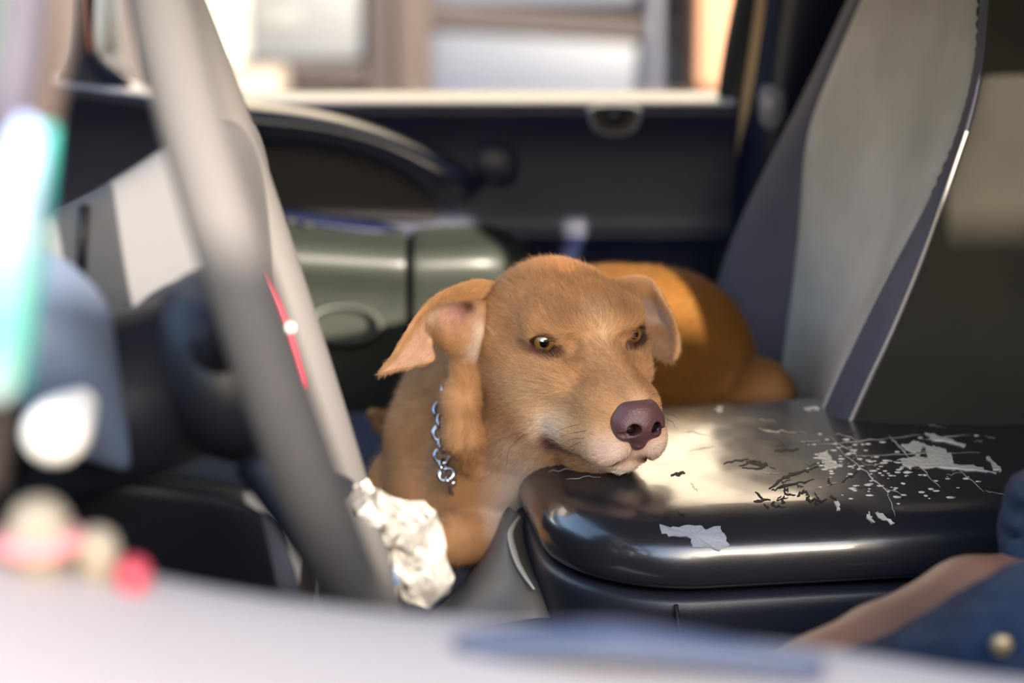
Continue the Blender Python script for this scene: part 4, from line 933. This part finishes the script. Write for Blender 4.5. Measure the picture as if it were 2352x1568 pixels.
# ---- eyes
M['eye'] = mat('dark eye white', srgb(60, 40, 34), .08, .6, coat=1)
M['iris'] = mat('amber iris', srgb(104, 76, 34), .1, .6, coat=1, var=.45, vscale=900)
M['limbus'] = mat('dark iris rim', srgb(44, 28, 14), .1, .6, coat=1)
M['pupil'] = mat('black pupil', srgb(6, 5, 5), .05, .6, coat=1)
GZ = np.array([-.16, .97, .10]); GZ /= np.linalg.norm(GZ)
def capmesh(name, c, ax, r, a0, a1, m, parent, n=40, k=8):
    t1 = np.cross(ax, [0, 0, 1.]); t1 /= np.linalg.norm(t1); t2 = np.cross(ax, t1); vs_, fs = [], []
    for i in range(k):
        a = a0 + (a1 - a0) * i / (k - 1)
        for j in range(n):
            b_ = 2 * math.pi * j / n; vs_.append(toW(c + r * (ax * math.cos(a) + math.sin(a) * (t1 * math.cos(b_) + t2 * math.sin(b_)))))
    for i in range(k - 1):
        for j in range(n): fs.append((i * n + j, i * n + (j + 1) % n, (i + 1) * n + (j + 1) % n, (i + 1) * n + j))
    if a0 < .01: pass
    return frompy(name, vs_, fs, m, parent)
for s in (-1, 1):
    ax = GZ + np.array([s * .10, 0, 0]); ax /= np.linalg.norm(ax)
    eo = sph('eye', toW(EYE[s]), RE * .001, M['eye'], dog, seg=40)
    capmesh('limbus', EYE[s], ax, RE + .10, .60, .80, M['limbus'], eo)
    capmesh('iris', EYE[s], ax, RE + .16, .26, .64, M['iris'], eo)
    capmesh('pupil', EYE[s], ax, RE + .20, .001, .33, M['pupil'], eo)
# ---- nose leather
NF = Field(np.arange(-28, 28, .8), np.arange(55, 105, .8), np.arange(-76, -16, .8))
NF.ell((0, 80, -41), (19.5, 15, 13), 3)
for s in (-1, 1): NF.ell((s * 11.5, 83, -46), (9, 11.5, 11), 5)
NF.cap((0, 86, -44), (0, 83, -58), 12, 7, 6); NF.ell((0, 82, -33), (14, 12, 7), 6)
NF.cap((0, 100, -46), (0, 93, -68), 1.0, 1.0, 4, 'sub')
for s in (-1, 1):
    NF.ell((s * 9.2, 97, -46), (4.8, 12.5, 4.8), 1.5, 'sub'); NF.chain([(s * 12, 95, -48.5), (s * 16, 91, -50.5), (s * 21, 85, -50.5)], [2.8, 2.0, 1.2], 2, 'sub')
nv, nq = NF.mesh(); nv = smooth_verts(nv, nq, 2)
M['nose'] = mat('purple brown nose leather', srgb(92, 62, 64), .36, .5, bump=.35, bscale=900, var=.12, vscale=120)
nme = npmesh('nose', toW(nv), nq); nc = np.ones((len(nv), 1))
for s in (-1, 1):
    P_ = np.array([(s * 9.2, 97, -46), (s * 9.2, 80, -46)]); dd = np.hypot(nv[:, 0] - s * 9.2, nv[:, 2] + 46); nc[:, 0] = np.minimum(nc[:, 0], np.where(nv[:, 1] < 99, np.clip((dd - 3.6) / 2.0, .08, 1), 1))  # nostrils painted darker for pigment and the shade of the hollow
ncol = np.concatenate([np.tile(lin(94, 64, 67), (len(nv), 1)) * nc, np.ones((len(nv), 1))], 1)
a_ = nme.color_attributes.new('Col', 'FLOAT_COLOR', 'POINT'); a_.data.foreach_set('color', ncol.astype(np.float32).ravel())
nb_ = M['nose'].node_tree.nodes; na_ = nb_.new('ShaderNodeAttribute'); na_.attribute_name = 'Col'
M['nose'].node_tree.links.new(na_.outputs['Color'], nb_['Principled BSDF'].inputs['Base Color'])
link('nose', nme, M['nose'], dog)
# ---- short fur as real hairs
def fur(name, verts, quads, col, count, length, rad, weight, flow, parent, seed=1):
    r = np.random.default_rng(seed)
    tri = np.concatenate([quads[:, [0, 1, 2]], quads[:, [0, 2, 3]]])
    a, b_, c = verts[tri[:, 0]], verts[tri[:, 1]], verts[tri[:, 2]]
    N = np.cross(b_ - a, c - a); ar = np.linalg.norm(N, axis=1); N = N / np.maximum(ar, 1e-9)[:, None]
    ctr = (a + b_ + c) / 3; wt = ar * weight(ctr); wt = wt / wt.sum()
    # smooth normals
    vn = np.zeros_like(verts)
    for k in range(3): np.add.at(vn, tri[:, k], N * ar[:, None])
    vn /= np.maximum(np.linalg.norm(vn, axis=1), 1e-9)[:, None]
    t = r.choice(len(tri), count, p=wt); u = r.random((count, 2)); fl_ = u.sum(1) > 1; u[fl_] = 1 - u[fl_]
    w0 = (1 - u.sum(1))[:, None]; P = a[t] * w0 + b_[t] * u[:, :1] + c[t] * u[:, 1:]
    n_ = vn[tri[t, 0]] * w0 + vn[tri[t, 1]] * u[:, :1] + vn[tri[t, 2]] * u[:, 1:]; n_ /= np.linalg.norm(n_, axis=1)[:, None]
    C = col[tri[t, 0]] * w0 + col[tri[t, 1]] * u[:, :1] + col[tri[t, 2]] * u[:, 1:]
    C = C * np.clip(1 + .26 * r.normal(size=(count, 1)), .45, 1.7)
    d = flow(P, n_); d = d - n_ * (d * n_).sum(1)[:, None]; d /= np.maximum(np.linalg.norm(d, axis=1), 1e-6)[:, None]
    d = d + r.normal(size=d.shape) * .16
    ln = (length(P) * np.clip(1 + .25 * r.normal(size=count), .4, 1.6))[:, None]
    K = 4; pts = np.zeros((count, K, 3))
    for k in range(K):
        s = k / (K - 1); pts[:, k] = P - n_ * .3 + d * ln * s + n_ * ln * (.42 * s - .30 * s * s)
    cu = bpy.data.hair_curves.new(name); cu.add_curves([K] * count)
    cu.points.foreach_set('position', toW(pts.reshape(-1, 3)).astype(np.float32).ravel())
    rd = np.tile(np.array([1, .85, .6, .15]), count) * rad * .001
    ra = cu.attributes.get('radius') or cu.attributes.new('radius', 'FLOAT', 'POINT'); ra.data.foreach_set('value', rd.astype(np.float32))
    ca = cu.attributes.new('Col', 'FLOAT_COLOR', 'CURVE'); ca.data.foreach_set('color', np.concatenate([np.clip(C, 0, 1), np.ones((count, 1))], 1).astype(np.float32).ravel())
    cu.materials.append(M['hair']); o = bpy.data.objects.new(name, cu); COL.objects.link(o); o.parent = parent; o.matrix_parent_inverse = parent.matrix_world.inverted(); o['kind'] = 'stuff'
    return o
def hw(c):
    head = (c[:, 1] > -115) & (c[:, 2] > -112) & (np.abs(c[:, 0]) < 85); w_ = np.where(head, 1.0, .16)
    nose_ = np.exp(-(((c - np.array([0, 86, -42])) / np.array([16, 10, 13])) ** 2).sum(1)); w_ = w_ * np.clip(1 - 1.6 * nose_, 0, 1)
    for s in (-1, 1): w_ = w_ * (np.linalg.norm(c - EYE[s], axis=1) > RE + 2.6)
    return w_
def hflow(p, n_):
    d = np.tile(np.array([0., -1, .05]), (len(p), 1))
    d[:, 0] += np.sign(p[:, 0]) * .35 * np.clip((p[:, 1] + 20) / 60, 0, 1)
    top = np.clip((p[:, 2] + 5) / 30, 0, 1); d[:, 2] += .9 * top * np.clip((p[:, 1] + 40) / 40, 0, 1)
    d[:, 2] -= .8 * np.clip((-30 - p[:, 2]) / 40, 0, 1) * np.clip((20 - p[:, 1]) / 60, 0, 1)
    bodyw = np.clip((-p[:, 1] - 90) / 40, 0, 1)[:, None]
    return d * (1 - bodyw) + bodyw * np.array([.55, -.5, -.45])
def hlen(p):
    l_ = 7.0 + 2.5 * np.clip((-p[:, 1] - 20) / 80, 0, 1); l_ = l_ - 3.6 * np.clip((p[:, 1] - 10) / 50, 0, 1); return np.where(p[:, 1] < -110, 11, l_)
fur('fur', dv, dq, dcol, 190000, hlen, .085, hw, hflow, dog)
for i, (V_, Q, C) in enumerate(EARS):
    fur('ear_fur', V_, Q, C, 9000, lambda p: np.full(len(p), 4.2), .075, lambda c: np.ones(len(c)), (lambda p, n_: np.tile(np.array([-.8, .2, -.6]), (len(p), 1))) if i < 2 else (lambda p, n_: np.tile(np.array([.5, -.2, -.8]), (len(p), 1))), dog, 5 + i)
# ---- whiskers
for i, (a, b_, c) in enumerate([((1200, 992), (1170, 1002), (1132, 1014)), ((1205, 996), (1170, 1030), (1163, 1072)), ((1350, 988), (1300, 998), (1268, 1014)), ((1345, 1006), (1310, 1010), (1264, 1036)), ((1335, 1014), (1300, 1030), (1282, 1046)), ((1320, 1030), (1304, 1044), (1290, 1060)), ((1528, 960), (1545, 970), (1552, 986)), ((1530, 950), (1548, 955), (1562, 966)), ((1496, 906), (1514, 902), (1532, 908)), ((1330, 974), (1300, 982), (1276, 992))]):
    Y = -.035 if i in (0, 1) else (-.065 if i < 6 or i == 9 else -.06)
    tube('whisker', pspline([(*a, Y), (*b_, Y - .008), (*c, Y - .004)], 12), [.00022 - .00015 * k / 11 for k in range(12)], M['limbus'], dog, seg=6)
# ================================================================== CHAIN COLLAR
cco = empty('chain_collar', tuple(at(1025, 1050, .04)), 'silver chain collar around the dog neck', 'collar')
M['chain'] = mat('polished steel', srgb(190, 194, 206), .22, .5, metal=1)
cp = [(1040, 880, .105), (1018, 925, .078), (1012, 975, .066), (1016, 1025, .058), (1018, 1070, .050), (1034, 1104, .046), (1060, 1126, .062), (1100, 1150, .08), (1160, 1196, .07)]
CP = pspline(cp, 16)
for i in range(15):
    a, b_ = np.array(CP[i]), np.array(CP[i + 1]); c = (a + b_) / 2; t = (b_ - a); ln = np.linalg.norm(t); t /= ln
    vdir = (CAM - c) / np.linalg.norm(CAM - c); sdv = np.cross(t, vdir); sdv /= np.linalg.norm(sdv)
    sd_ = sdv if i % 2 == 0 else (sdv * .35 + vdir * .94)
    tube('link', [c + t * math.cos(q) * ln * .66 + sd_ * math.sin(q) * .0062 for q in [2 * math.pi * k / 20 for k in range(20)]], .0017, M['chain'], cco, seg=8, closed=True)
